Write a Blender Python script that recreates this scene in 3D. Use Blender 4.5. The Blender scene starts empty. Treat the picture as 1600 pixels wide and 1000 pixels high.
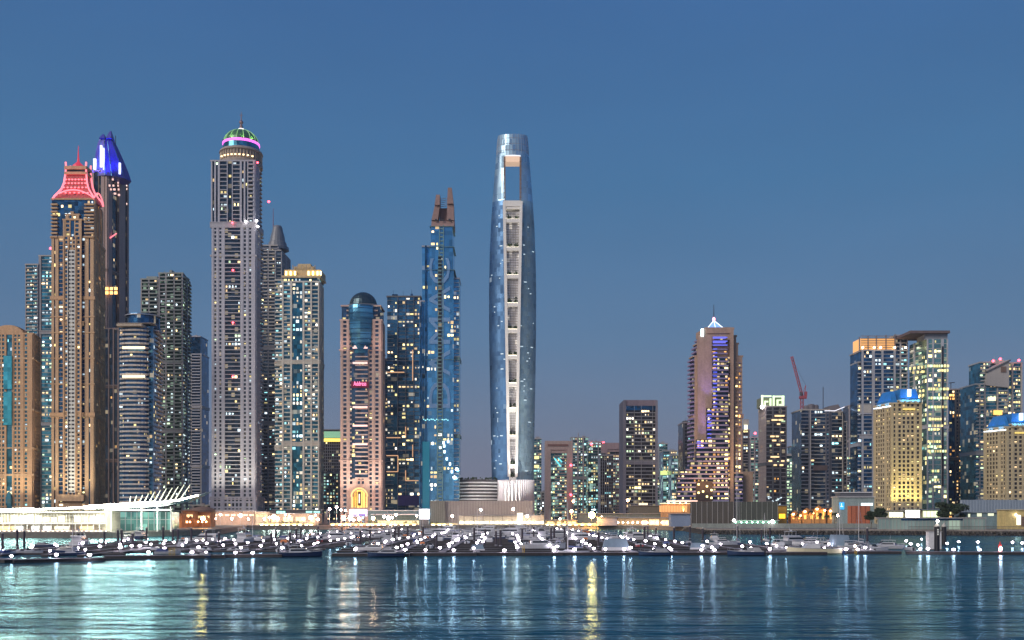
import bpy, math, random
from mathutils import Vector
random.seed(7)
S = bpy.context.scene
COL = S.collection
F = 1600.0; HZ = 797.0; CH = 15.0; GZ = 3.0
def X(px, D): return (px-800.0)*D/F
def Z(py, D): return CH+(HZ-py)*D/F
def DW(py): return CH*F/(py-HZ)          # distance of a point on the water seen at height py

# ---------------------------------------------------------------- materials
MATS = {}
def nt(name):
    m = bpy.data.materials.new(name); m.use_nodes = True
    n = m.node_tree.nodes; n.clear()
    out = n.new('ShaderNodeOutputMaterial'); b = n.new('ShaderNodeBsdfPrincipled')
    m.node_tree.links.new(b.outputs[0], out.inputs[0])
    return m, n, m.node_tree.links, b
def wall(name, col, var=.18, rough=.8, scale=.12, metal=0):
    """painted or stone surface: broad patches plus vertical weather streaks"""
    if name in MATS: return MATS[name]
    m, n, l, b = nt(name)
    tc = n.new('ShaderNodeTexCoord'); mp = n.new('ShaderNodeMapping'); mp.inputs['Scale'].default_value = (scale*3, scale*3, scale*.6)
    l.new(tc.outputs['Object'], mp.inputs[0])
    no = n.new('ShaderNodeTexNoise'); no.inputs['Scale'].default_value = 1; no.inputs['Detail'].default_value = 5
    l.new(mp.outputs[0], no.inputs[0])
    no2 = n.new('ShaderNodeTexNoise'); no2.inputs['Scale'].default_value = .9; no2.inputs['Detail'].default_value = 3
    l.new(tc.outputs['Object'], no2.inputs[0])
    ad = n.new('ShaderNodeMath'); ad.operation = 'ADD'; l.new(no.outputs[0], ad.inputs[0]); l.new(no2.outputs[0], ad.inputs[1])
    mr = n.new('ShaderNodeMapRange'); mr.inputs[1].default_value = .7; mr.inputs[2].default_value = 1.3
    mr.inputs[3].default_value = 1-var; mr.inputs[4].default_value = 1+var
    l.new(ad.outputs[0], mr.inputs[0])
    vm = n.new('ShaderNodeVectorMath'); vm.operation = 'SCALE'; vm.inputs[0].default_value = col
    l.new(mr.outputs[0], vm.inputs['Scale']); l.new(vm.outputs[0], b.inputs['Base Color'])
    b.inputs['Roughness'].default_value = rough; b.inputs['Metallic'].default_value = metal
    MATS[name] = m; return m
def glass(name, col, cw=3.0, ch=3.6, lit=.05, litcol=(1,.8,.5), rough=.12, metal=.75, var=.55, ls=.35):
    """coated glazing: every pane its own tint, tilt and blinds, a few rooms faintly lit"""
    if name in MATS: return MATS[name]
    m, n, l, b = nt(name)
    tc = n.new('ShaderNodeTexCoord')
    ad = n.new('ShaderNodeVectorMath'); ad.operation = 'ADD'; ad.inputs[1].default_value = (.37, .53, .21)
    l.new(tc.outputs['Object'], ad.inputs[0])
    dv = n.new('ShaderNodeVectorMath'); dv.operation = 'DIVIDE'; dv.inputs[1].default_value = (cw, cw*1.37, ch)
    l.new(ad.outputs[0], dv.inputs[0])
    fl = n.new('ShaderNodeVectorMath'); fl.operation = 'FLOOR'; l.new(dv.outputs[0], fl.inputs[0])
    wn = n.new('ShaderNodeTexWhiteNoise'); l.new(fl.outputs[0], wn.inputs[0])
    sp = n.new('ShaderNodeSeparateColor'); l.new(wn.outputs['Color'], sp.inputs[0])
    no = n.new('ShaderNodeTexNoise'); no.inputs['Scale'].default_value = .03; no.inputs['Detail'].default_value = 3
    l.new(tc.outputs['Object'], no.inputs[0])
    mr = n.new('ShaderNodeMapRange'); mr.inputs[3].default_value = 1-var; mr.inputs[4].default_value = 1+var
    l.new(sp.outputs[0], mr.inputs[0])
    m2 = n.new('ShaderNodeMapRange'); m2.inputs[1].default_value = .3; m2.inputs[2].default_value = .7; m2.inputs[3].default_value = .75; m2.inputs[4].default_value = 1.25
    l.new(no.outputs[0], m2.inputs[0])
    mu = n.new('ShaderNodeMath'); mu.operation = 'MULTIPLY'; l.new(mr.outputs[0], mu.inputs[0]); l.new(m2.outputs[0], mu.inputs[1])
    vm = n.new('ShaderNodeVectorMath'); vm.operation = 'SCALE'; vm.inputs[0].default_value = col
    l.new(mu.outputs[0], vm.inputs['Scale']); l.new(vm.outputs[0], b.inputs['Base Color'])
    b.inputs['Metallic'].default_value = metal
    m3 = n.new('ShaderNodeMapRange'); m3.inputs[3].default_value = rough*.6; m3.inputs[4].default_value = rough*2
    l.new(sp.outputs[2], m3.inputs[0]); l.new(m3.outputs[0], b.inputs['Roughness'])
    gt = n.new('ShaderNodeMath'); gt.operation = 'GREATER_THAN'; gt.inputs[1].default_value = 1-lit
    l.new(sp.outputs[1], gt.inputs[0])
    ml = n.new('ShaderNodeMath'); ml.operation = 'MULTIPLY'; l.new(gt.outputs[0], ml.inputs[0]); l.new(sp.outputs[2], ml.inputs[1])
    m4 = n.new('ShaderNodeMath'); m4.operation = 'MULTIPLY'; m4.inputs[1].default_value = ls; l.new(ml.outputs[0], m4.inputs[0])
    b.inputs['Emission Color'].default_value = (*litcol, 1); l.new(m4.outputs[0], b.inputs['Emission Strength'])
    m.cycles.emission_sampling = 'NONE'
    MATS[name] = m; return m
def em(name, col, st, sample=False):
    if name in MATS: return MATS[name]
    m, n, l, b = nt(name)
    b.inputs['Base Color'].default_value = (*[c*.5 for c in col], 1)
    b.inputs['Emission Color'].default_value = (*col, 1); b.inputs['Emission Strength'].default_value = st
    m.cycles.emission_sampling = 'AUTO' if sample else 'NONE'
    MATS[name] = m; return m
def plain(name, col, rough=.6, metal=0):
    return wall(name, col, .12, rough, .6, metal)

# ---------------------------------------------------------------- mesh builder (world coordinates)
class MB:
    def __init__(s): s.v = []; s.f = []; s.m = []
    def quad(s, *p, mi=0):
        i = len(s.v); s.v += [tuple(q) for q in p]; s.f.append(tuple(range(i, i+len(p)))); s.m.append(mi)
    def box(s, x0, x1, y0, y1, z0, z1, mi=0):
        i = len(s.v)
        s.v += [(x0,y0,z0),(x1,y0,z0),(x1,y1,z0),(x0,y1,z0),(x0,y0,z1),(x1,y0,z1),(x1,y1,z1),(x0,y1,z1)]
        for f in ((0,3,2,1),(4,5,6,7),(0,1,5,4),(1,2,6,5),(2,3,7,6),(3,0,4,7)):
            s.f.append(tuple(i+k for k in f)); s.m.append(mi)
    def obox(s, A, u, n, s0, s1, o0, o1, z0, z1, mi=0):
        """box along a facade: s along it, o outward"""
        def P(a, o, z): return (A[0]+u[0]*a+n[0]*o, A[1]+u[1]*a+n[1]*o, z)
        i = len(s.v)
        s.v += [P(s0,o1,z0),P(s1,o1,z0),P(s1,o0,z0),P(s0,o0,z0),P(s0,o1,z1),P(s1,o1,z1),P(s1,o0,z1),P(s0,o0,z1)]
        for f in ((0,1,5,4),(1,2,6,5),(3,0,4,7),(4,5,6,7),(0,3,2,1),(2,3,7,6)):
            s.f.append(tuple(i+k for k in f)); s.m.append(mi)
    def prism(s, pts, z0, z1, mi=0, top=True, bot=False):
        n = len(pts); i = len(s.v)
        s.v += [(p[0], p[1], z0) for p in pts]+[(p[0], p[1], z1) for p in pts]
        for k in range(n):
            j = (k+1) % n; s.f.append((i+k, i+j, i+n+j, i+n+k)); s.m.append(mi)
        if top: s.f.append(tuple(i+n+k for k in range(n))); s.m.append(mi)
        if bot: s.f.append(tuple(i+n-1-k for k in range(n))); s.m.append(mi)
    def loft(s, rings, mi=0, cap=True, closed=True):
        n = len(rings[0]); i = len(s.v)
        for r in rings: s.v += [tuple(p) for p in r]
        for a in range(len(rings)-1):
            for k in range(n if closed else n-1):
                j = (k+1) % n
                s.f.append((i+a*n+k, i+a*n+j, i+(a+1)*n+j, i+(a+1)*n+k)); s.m.append(mi)
        if cap:
            s.f.append(tuple(i+(len(rings)-1)*n+k for k in range(n))); s.m.append(mi)
            s.f.append(tuple(i+n-1-k for k in range(n))); s.m.append(mi)
    def lathe(s, cx, cy, prof, n=24, mi=0, cap=True, sy=1):
        s.loft([[(cx+r*math.cos(2*math.pi*k/n), cy+sy*r*math.sin(2*math.pi*k/n), z) for k in range(n)] for r, z in prof], mi, cap)
    def cyl(s, cx, cy, r, z0, z1, n=8, mi=0, r2=None):
        s.lathe(cx, cy, [(r, z0), (r if r2 is None else r2, z1)], n, mi)
    def tube(s, p, q, r, n=5, mi=0, r2=None):
        p, q = Vector(p), Vector(q); d = (q-p).normalized()
        a = d.orthogonal().normalized(); b = d.cross(a); r2 = r if r2 is None else r2
        s.loft([[p+(a*math.cos(2*math.pi*k/n)+b*math.sin(2*math.pi*k/n))*r for k in range(n)],
                [q+(a*math.cos(2*math.pi*k/n)+b*math.sin(2*math.pi*k/n))*r2 for k in range(n)]], mi)
    def build(s, name, mats, parent=None, smooth=False, **props):
        if not s.v: return None
        me = bpy.data.meshes.new(name)
        o = Vector(parent.matrix_world.translation if False else parent['org']) if parent is not None and 'org' in parent else Vector((0,0,0))
        if parent is None and 'org' in props: o = Vector(props.pop('org'))
        me.from_pydata([(v[0]-o[0], v[1]-o[1], v[2]-o[2]) for v in s.v], [], s.f)
        for m in (mats if isinstance(mats, (list, tuple)) else [mats]): me.materials.append(m)
        me.polygons.foreach_set('material_index', s.m)
        if smooth: me.polygons.foreach_set('use_smooth', [True]*len(s.f))
        me.update()
        ob = bpy.data.objects.new(name, me); COL.objects.link(ob)
        if parent is not None: ob.parent = parent; ob['org'] = list(o)
        else: ob.location = o; ob['org'] = list(o)
        for k, v in props.items(): ob[k] = v
        return ob
def root(name, label, cat, loc, group=None, kind=None):
    o = bpy.data.objects.new(name, None); COL.objects.link(o); o.location = loc; o['org'] = list(loc)
    o.empty_display_size = 1
    if label: o['label'] = label
    if cat: o['category'] = cat
    if group: o['group'] = group
    if kind: o['kind'] = kind
    return o
def tag(o, label=None, cat=None, group=None, kind=None):
    if label: o['label'] = label
    if cat: o['category'] = cat
    if group: o['group'] = group
    if kind: o['kind'] = kind
    return o
def copy_tree(o, parent=None):
    c = o.copy(); COL.objects.link(c)
    if parent is not None: c.parent = parent
    for ch in list(o.children): copy_tree(ch, c)
    return c
def text_mesh(name, s, mat, parent, loc, size, rot, ext=.05, w=None):
    cu = bpy.data.curves.new(name, 'FONT'); cu.body = s; cu.align_x = 'CENTER'; cu.align_y = 'CENTER'; cu.extrude = ext; cu.resolution_u = 3
    cu.size = size
    t = bpy.data.objects.new(name, cu); COL.objects.link(t)
    bpy.context.view_layer.update()
    me = bpy.data.meshes.new_from_object(t.evaluated_get(bpy.context.evaluated_depsgraph_get()))
    bpy.data.objects.remove(t)
    me.materials.clear(); me.materials.append(mat); me.name = name
    o = bpy.data.objects.new(name, me); COL.objects.link(o); o.parent = parent
    o.location = Vector(loc)-Vector(parent['org']); o.rotation_euler = rot
    if w:
        xs = [v.co.x for v in me.vertices]; k = w/(max(xs)-min(xs)); o.scale = (k, 1, 1)
    return o

# lit windows: one shared little mesh per light colour
PAL = {'W': (1,.70,.36), 'Y': (1,.82,.34), 'C': (.74,.92,1), 'T': (.35,.85,.9), 'G': (.72,1,.62), 'P': (1,.70,.62), 'O': (1,.5,.14), 'N': (1,.92,.75)}
WM = {}
def wmesh(code, lv):
    k = (code, lv)
    if k not in WM:
        me = bpy.data.meshes.new('lit_window')
        me.from_pydata([(-.5,0,-.5),(.5,0,-.5),(.5,0,.5),(-.5,0,.5),(-.5,.05,-.5),(.5,.05,-.5),(.5,.05,.5),(-.5,.05,.5)], [], [(0,1,2,3),(4,7,6,5),(0,4,5,1),(3,2,6,7),(0,3,7,4),(1,5,6,2)])
        me.materials.append(em('window_glow_%s%d' % (code, lv), PAL[code], (.6,1.3,3.0)[lv])); WM[k] = me
    return WM[k]
def lit_object(parent, c, u, w, h, code, lv, name='lit_window'):
    o = bpy.data.objects.new(name, wmesh(code, lv)); COL.objects.link(o); o.parent = parent
    g = parent['org']; o.location = (c[0]-g[0], c[1]-g[1], c[2]-g[2]); o.scale = (w, 1, h)
    o.rotation_euler = (0, 0, math.atan2(u[1], u[0])); return o

# ---------------------------------------------------------------- tower kit
def toks(p):
    out = []
    for t in p.split(): out.append((t[0], float(t[1:] or 1)))
    return out
class Tower:
    def __init__(s, name, label, D, pxc, wallm, accm, glassm, p=.06, pal='WYC', seed=0, cap=85, group=None, cat='skyscraper', fh=3.6):
        s.D = D; s.r = root(name, label, cat, (X(pxc, D), D, GZ), group)
        s.wm, s.am, s.gm = wallm, accm, glassm
        s.w, s.a, s.g, s.b, s.rf = MB(), MB(), MB(), MB(), MB()
        s.p, s.pal, s.cand, s.fh, s.cap = p*1.9, pal, [], fh, cap
        s.rn = random.Random(seed or int(D*7+pxc))
    def facade(s, A, B, z0, z1, pat, p=None, fh=None, gap=None):
        fh = fh or s.fh; p = s.p if p is None else p
        d = Vector((B[0]-A[0], B[1]-A[1])); L = d.length
        if L < .5: return
        u = d/L; n = Vector((u[1], -u[0])); nf = max(1, round((z1-z0)/fh)); H = (z1-z0)/nf
        T = toks(pat); tot = sum(t[1] for t in T); a = 0
        for t, w in T:
            b0, b1 = a, a+w/tot*L; a = b1; W = b1-b0
            if t == 'w': s.w.obox(A, u, n, b0, b1, -.2, .9, z0, z1); continue
            if t == 'W': s.a.obox(A, u, n, b0, b1, -.2, 1.1, z0, z1); continue
            if t == 'n': nw = max(1, round(W/3.2))
            elif t == 'g':
                for k in range(nf): s.a.obox(A, u, n, b0, b1, -.1, .22, z0+k*H, z0+k*H+.14*H)
                nw = max(1, round(W/3.2))
            elif t == 'h':
                for k in range(nf): s.w.obox(A, u, n, b0, b1, -.1, .6, z0+k*H, z0+k*H+.29*H)
                nw = max(1, round(W/3))
            elif t == 'H':
                for k in range(nf): s.a.obox(A, u, n, b0, b1, -.1, .75, z0+k*H, z0+k*H+.19*H)
                nw = max(1, round(W/3))
            elif t == 'v':
                nw = max(1, round(W/2.4))
                for k in range(nw+1):
                    c = b0+W*k/nw; s.a.obox(A, u, n, c-.28, c+.28, -.1, .6, z0, z1)
                for k in range(0, nf, 1): s.w.obox(A, u, n, b0, b1, -.1, .2, z0+k*H, z0+k*H+.25*H)
            elif t == 'p':
                nw = max(1, round(W/3.6)); c = W/nw
                for k in range(nf): s.w.obox(A, u, n, b0, b1, -.1, .6, z0+k*H, z0+k*H+.35*H)
                for k in range(nw+1):
                    q0 = max(b0, b0+k*c-.20*c); q1 = min(b1, b0+k*c+.20*c)
                    s.w.obox(A, u, n, q0, q1, -.1, .62, z0, z1)
            elif t == 'b':
                for k in range(nf):
                    s.a.obox(A, u, n, b0, b1, -.1, 1.7, z0+k*H, z0+k*H+.13*H)
                    s.b.obox(A, u, n, b0+.05, b1-.05, 1.5, 1.66, z0+k*H+.13*H, z0+k*H+.33*H)
                nw = max(1, round(W/3.4))
            elif t == 'r':      # deep rounded balconies, alternate floors
                for k in range(nf): s.a.obox(A, u, n, b0, b1, -.1, 2.4, z0+k*H, z0+k*H+.38*H)
                nw = max(1, round(W/3.4))
            else: continue
            c = W/nw
            lo = {'n': .08, 'g': .24, 'h': .31, 'H': .22, 'v': .27, 'p': .37, 'b': .42, 'r': .4}[t]
            off = {'b': .12}.get(t, .06)
            for k in range(nf):
                row = s.rn.random() < .03
                run = 0
                for j in range(nw):
                    if run > 0 or s.rn.random() < (p*6 if row else p):
                        if run <= 0: run = s.rn.choice((1,1,1,2,3)) if t in 'ngHv' else 1; code = s.rn.choice(s.pal); lv = s.rn.choice((0,0,0,1,1,2))
                        run -= 1
                        m = b0+(j+.5)*c; zz = z0+(k+(lo+.97)/2)*H
                        s.cand.append(((A[0]+u[0]*m+n[0]*off, A[1]+u[1]*m+n[1]*off, zz-(.97-lo)*H*.1), u, c*(.5 if t == 'p' else s.rn.choice((.35,.5,.6,.85))), (.97-lo)*H*s.rn.choice((.5,.65,.8)), code, lv))
    def vol(s, pl, pc, pr, yt, yb, patF, patS=None, d=30, side='R', off=0, p=None, fh=None, roof=True, bands=(), zb=None):
        D = s.D+off; z1 = Z(yt, s.D); z0 = GZ if yb is None else Z(yb, s.D)
        if side == 'R':
            ch = [(X(pl, D), D), (X(pc, D), D)]
            if patS: ch.append((X(pr, D+d), D+d)); back = [(ch[0][0], D+d)]
            else: back = [(ch[1][0], D+d), (ch[0][0], D+d)]
            pats = [patF, patS]
        else:
            ch = [(X(pc, D), D), (X(pr, D), D)]
            if patS: ch.insert(0, (X(pl, D+d), D+d)); back = [(ch[-1][0], D+d)]; pats = [patS, patF]
            else: back = [(ch[1][0], D+d), (ch[0][0], D+d)]; pats = [patF]
        return s.chain(ch, back, z0, z1, pats, p, fh, roof, bands)
    def chain(s, ch, back, z0, z1, pats, p=None, fh=None, roof=True, bands=()):
        pts = ch+back
        s.g.prism(pts, z0, z1)
        for k in range(len(ch)-1):
            pt = pats[k % len(pats)] if pats else None
            if pt: s.facade(ch[k], ch[k+1], z0, z1, pt, p, fh)
        cx = sum(q[0] for q in pts)/len(pts); cy = sum(q[1] for q in pts)/len(pts)
        def grow(e): 
            out = []
            for q in pts:
                v = Vector((q[0]-cx, q[1]-cy)); l = v.length; out.append((q[0]+v.x/l*e, q[1]+v.y/l*e))
            return out
        if roof: s.rf.prism(grow(1.0), z1-.2, z1+1.1)
        if not bands and z1-z0 > 110:      # plant floors break up the long shafts
            for f in ((.34, .68) if z1-z0 > 190 else (.5,)):
                zc = z0+(z1-z0)*(f+s.rn.uniform(-.04, .04)); s.w.prism(grow(1.3), zc-1.5, zc+1.5, bot=True)
                s.a.prism(grow(1.75), zc+1.5, zc+2.1, bot=True)
        for y, th, who in bands:
            zc = Z(y, s.D); h = th*s.D/F/2
            (s.w if who == 'w' else s.a).prism(grow(1.7), zc-h, zc+h, bot=True)
        s.grow = grow
        return pts
    def drum(s, pxc, half, yt, yb, pat, dep=None, n=14, p=None, fh=None, roof=True, off=0, squash=.8, bands=()):
        """round-fronted volume"""
        D = s.D+off; cx = X(pxc, D); r = half*D/F; cy = D+r*squash
        ch = []
        for k in range(n+1):
            a = math.pi+math.pi*k/n
            ch.append((cx+r*math.cos(a), cy+r*squash*math.sin(a)))
        back = [(cx+r, cy+r*squash), (cx-r, cy+r*squash)]
        return s.chain(ch, back, GZ if yb is None else Z(yb, s.D), Z(yt, s.D), [pat] if isinstance(pat, str) else pat, p, fh, roof, bands)
    def rooftop(s, pl, pr, yt, n=4, h=3, off=6):
        m = MB(); z = Z(yt, s.D)+1.1
        for k in range(n):
            a = s.rn.uniform(X(pl, s.D)+1, X(pr, s.D)-4); w = s.rn.uniform(2, 6); hh = s.rn.uniform(.5, 1)*h; y = s.D+off+s.rn.uniform(0, 8)
            m.box(a, min(a+w, X(pr, s.D)), y, y+s.rn.uniform(3, 6), z-.3, z+hh)
            if k % 2: m.cyl(a+1, y+1, .12, z, z+hh+s.rn.uniform(2, 5), 4)
        m.build('roof_plant', s.wm, s.r)
    def bar(s, name, px0, px1, y0, y1, mat, off=-1.5, th=1, smp=None):
        m = MB(); m.box(X(px0, s.D+off), X(px1, s.D+off), s.D+off, s.D+off+th, Z(y1, s.D+off), Z(y0, s.D+off))
        return m.build(name, mat, s.r)
    def done(s, roofm=None):
        s.g.build('glazing', s.gm, s.r); s.w.build('facade_wall', s.wm, s.r); s.a.build('facade_trim', s.am, s.r)
        s.b.build('balcony_parapet', s.am, s.r); s.rf.build('roof', roofm or s.am, s.r)
        s.rn.shuffle(s.cand)
        c = s.cand
        c.sort(key=lambda q: -q[5]*q[2])
        for q in c[:s.cap]: lit_object(s.r, q[0], q[1], q[2], q[3], q[4], q[5])
        if c[s.cap:]:
            m = MB(); codes = []
            for q in c[s.cap:]:
                k = (q[4], q[5])
                if k not in codes: codes.append(k)
                m.obox((q[0][0], q[0][1]), q[1], Vector((q[1][1], -q[1][0])), -q[2]/2, q[2]/2, -.05, 0, q[0][2]-q[3]/2, q[0][2]+q[3]/2, codes.index(k))
            m.build('lit_window', [wmesh(*k).materials[0] for k in codes], s.r, kind='stuff')
        return s.r
def beacon(r, px, py, D, rad=.9, col='red_beacon', name='warning_light'):
    m = MB(); m.lathe(X(px, D), D, [(rad*.2, Z(py, D)-rad), (rad, Z(py, D)-rad*.4), (rad, Z(py, D)+rad*.4), (rad*.2, Z(py, D)+rad)], 8)
    return m.build(name, MATS[col], r)

def flood(r, loc, target, col, watts, spread=80, size=.6, name='floodlight'):
    """real or added floodlight: small lamp housing with its beam"""
    m = MB(); m.box(loc[0]-.5, loc[0]+.5, loc[1]-.4, loc[1]+.4, loc[2]-.7, loc[2]-.2); h = m.build(name, wall('lamp_housing', (.05,.05,.05)), r)
    ld = bpy.data.lights.new('beam', 'SPOT'); ld.energy = watts; ld.color = col; ld.spot_size = math.radians(spread); ld.spot_blend = .9; ld.shadow_soft_size = size
    lo = bpy.data.objects.new('beam', ld); COL.objects.link(lo); lo.parent = h
    g = r['org']; lo.location = (loc[0]-g[0], loc[1]-g[1], loc[2]-g[2])
    lo.rotation_euler = (Vector(loc)-Vector(target)).to_track_quat('Z', 'Y').to_euler()
# ---------------------------------------------------------------- sky, sun, camera
w = bpy.data.worlds.new('World'); S.world = w; w.use_nodes = True
n = w.node_tree.nodes; l = w.node_tree.links; n.clear()
out = n.new('ShaderNodeOutputWorld'); bg = n.new('ShaderNodeBackground'); l.new(bg.outputs[0], out.inputs[0])
sky = n.new('ShaderNodeTexSky'); sky.sky_type = 'NISHITA'; sky.sun_disc = False
SUN_EL, SUN_ROT = math.radians(4), math.radians(200)
sky.sun_elevation = SUN_EL; sky.sun_rotation = SUN_ROT; sky.dust_density = 1.5; sky.ozone_density = 4
tc = n.new('ShaderNodeTexCoord'); sx = n.new('ShaderNodeSeparateXYZ'); l.new(tc.outputs['Generated'], sx.inputs[0])
rp = n.new('ShaderNodeValToRGB'); l.new(sx.outputs['Z'], rp.inputs[0])
# the twilight colours of the dusk sky by elevation (purple-grey belt to deep blue)
els = [(0, (.182,.188,.275)), (.06, (.154,.184,.280)), (.16, (.094,.172,.296)), (.30, (.056,.153,.302)), (.45, (.045,.127,.300)), (1, (.03,.09,.25))]
cr = rp.color_ramp
while len(cr.elements) < len(els): cr.elements.new(.5)
for e, (p, c) in zip(cr.elements, els): e.position = p; e.color = (*c, 1)
sc = n.new('ShaderNodeVectorMath'); sc.operation = 'SCALE'; sc.inputs['Scale'].default_value = .03
l.new(sky.outputs[0], sc.inputs[0])
sg = n.new('ShaderNodeVectorMath'); sg.operation = 'SCALE'; sg.inputs['Scale'].default_value = 10.0*.9
cn = n.new('ShaderNodeTexNoise'); cm_ = n.new('ShaderNodeMapping'); cm_.inputs['Scale'].default_value = (1.6, 1.6, 6)
l.new(tc.outputs['Generated'], cm_.inputs[0]); l.new(cm_.outputs[0], cn.inputs[0]); cn.inputs['Scale'].default_value = 1.4; cn.inputs['Detail'].default_value = 4
cr2 = n.new('ShaderNodeMapRange'); cr2.inputs[1].default_value = .3; cr2.inputs[2].default_value = .7; cr2.inputs[3].default_value = .945; cr2.inputs[4].default_value = 1.055; l.new(cn.outputs[0], cr2.inputs[0])
cs_ = n.new('ShaderNodeVectorMath'); cs_.operation = 'SCALE'; l.new(rp.outputs[0], cs_.inputs[0]); l.new(cr2.outputs[0], cs_.inputs['Scale'])
l.new(cs_.outputs[0], sg.inputs[0])
ad = n.new('ShaderNodeVectorMath'); ad.operation = 'ADD'; l.new(sg.outputs[0], ad.inputs[0])
sc.inputs['Scale'].default_value = .18; l.new(sc.outputs[0], ad.inputs[1])
l.new(ad.outputs[0], bg.inputs[0]); bg.inputs[1].default_value = .1
sd = bpy.data.lights.new('sun', 'SUN'); sd.energy = 2.1; sd.angle = math.radians(36); sd.color = (1, .86, .74)
so = bpy.data.objects.new('sun', sd); COL.objects.link(so)
dirv = Vector((-1.05, -1, .85)).normalized()      # afterglow comes from behind the camera, a little to the left
so.rotation_euler = dirv.to_track_quat('Z', 'Y').to_euler(); so.location = (0, -50, 200)
cd = bpy.data.cameras.new('camera'); cd.sensor_width = 36; cd.lens = 36; cd.shift_y = (HZ-500)/1600; cd.clip_start = 1; cd.clip_end = 60000
co = bpy.data.objects.new('camera', cd); COL.objects.link(co); co.location = (0, 0, CH); co.rotation_euler = (math.pi/2, 0, 0); S.camera = co
S.view_settings.view_transform = 'Standard'; S.view_settings.look = 'None'; S.view_settings.gamma = 1; S.view_settings.exposure = .18
S.cycles.max_bounces = 5; S.cycles.diffuse_bounces = 2; S.cycles.glossy_bounces = 4; S.cycles.sample_clamp_indirect = 12
S.cycles.caustics_reflective = False; S.cycles.caustics_refractive = False

# ---------------------------------------------------------------- water and land
m, n, l, b = nt('sea_water')
tc = n.new('ShaderNodeTexCoord')
def nz(sx_, sy_, det, scale=1, rough=.55):
    mp = n.new('ShaderNodeMapping'); mp.inputs['Scale'].default_value = (sx_, sy_, 1); l.new(tc.outputs['Object'], mp.inputs[0])
    k = n.new('ShaderNodeTexNoise'); k.inputs['Scale'].default_value = scale; k.inputs['Detail'].default_value = det; k.inputs['Roughness'].default_value = rough
    l.new(mp.outputs[0], k.inputs[0]); return k.outputs[0]
a1 = nz(.06, .30, 4); a2 = nz(.22, 1.1, 3); a4 = nz(.028, .085, 4, 1, .6); a5 = nz(.010, .036, 2, 1, .5); a3 = nz(.02, .06, 3)
def mm(op, a, bb):
    k = n.new('ShaderNodeMath'); k.operation = op
    for i, q in enumerate((a, bb)):
        if isinstance(q, (int, float)): k.inputs[i].default_value = q
        else: l.new(q, k.inputs[i])
    return k.outputs[0]
h = mm('ADD', mm('ADD', mm('MULTIPLY', a1, 1.25), mm('MULTIPLY', a2, .30)), mm('ADD', mm('MULTIPLY', a4, 2.7), mm('MULTIPLY', a5, 4.5)))
bp = n.new('ShaderNodeBump'); bp.inputs['Strength'].default_value = 1; bp.inputs['Distance'].default_value = .42
l.new(h, bp.inputs['Height']); l.new(bp.outputs[0], b.inputs['Normal'])
rr = n.new('ShaderNodeMapRange'); rr.inputs[1].default_value = .35; rr.inputs[2].default_value = .65; rr.inputs[3].default_value = .15; rr.inputs[4].default_value = .24
l.new(a3, rr.inputs[0]); l.new(rr.outputs[0], b.inputs['Roughness'])
b.inputs['Base Color'].default_value = (.005, .054, .078, 1); b.inputs['IOR'].default_value = 1.33
b.inputs['Specular IOR Level'].default_value = 0
gls = n.new('ShaderNodeBsdfGlossy'); gls.inputs['Color'].default_value = (.39, .66, .76, 1); l.new(rr.outputs[0], gls.inputs['Roughness']); l.new(bp.outputs[0], gls.inputs['Normal'])
frs = n.new('ShaderNodeFresnel'); frs.inputs['IOR'].default_value = 1.33; l.new(bp.outputs[0], frs.inputs['Normal'])
mxs = n.new('ShaderNodeMixShader'); l.new(frs.outputs[0], mxs.inputs[0]); l.new(b.outputs[0], mxs.inputs[1]); l.new(gls.outputs[0], mxs.inputs[2])
l.new(mxs.outputs[0], [q for q in n if q.type == 'OUTPUT_MATERIAL'][0].inputs[0])
MATS['sea_water'] = m
mb = MB()
mb.quad((-30000, -300, 0), (30000, -300, 0), (30000, 40000, 0), (-30000, 40000, 0))
o = mb.build('water', m, None, kind='structure')
shore = [(-2500, 560), (X(-120, 560), 560), (X(165, 548), 548), (X(345, 640), 640), (X(385, 790), 790), (X(1010, 800), 800), (X(1075, 740), 740), (X(1105, 640), 640),
         (X(1610, 600), 600), (2500, 560)]
mb = MB(); mb.prism(shore+[(30000, 40000), (-30000, 40000)], -2, GZ)
mb.build('ground', wall('paving_concrete', (.20,.19,.17), .25, .85, .02), None, kind='structure')
# coping and boulders of the sea wall
mb = MB()
for (a, c) in zip(shore, shore[1:]):
    d = Vector((c[0]-a[0], c[1]-a[1])); L = d.length; u = d/L; nn = Vector((u[1], -u[0]))
    mb.obox(a, u, nn, 0, L, -.8, .35, GZ-.5, GZ+.45)
r_ = root('sea_wall', 'long dark sea wall with pale coping along the shore', 'sea wall', (0, 560, 0))
mb.build('coping', wall('coping_stone', (.30,.27,.24), .2, .8, .1), r_)
rk = MB(); rnd = random.Random(4)
for (a, c) in zip(shore[6:9], shore[7:10]):
    d = Vector((c[0]-a[0], c[1]-a[1])); L = d.length; u = d/L; nn = Vector((u[1], -u[0]))
    s_ = 0
    while s_ < min(L, 420):
        for k in range(3):
            q = s_+rnd.uniform(-.6, .6); o_ = .6+k*1.3+rnd.uniform(-.3, .3); rad = rnd.uniform(.7, 1.3); zc = 1.8-k*.8
            cx, cy = a[0]+u[0]*q+nn[0]*o_, a[1]+u[1]*q+nn[1]*o_
            rk.lathe(cx, cy, [(rad*.4, zc-rad*.7), (rad*rnd.uniform(.8, 1.1), zc-.2), (rad*rnd.uniform(.6, .9), zc+rad*.4), (rad*.2, zc+rad*.7)], 6)
        s_ += 1.9
rk.build('rock_armour', wall('dark_rock', (.05,.045,.04), .4, .9, .5), None, label='dark rock armour below the right hand sea wall', category='rocks', kind='stuff')
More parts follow.
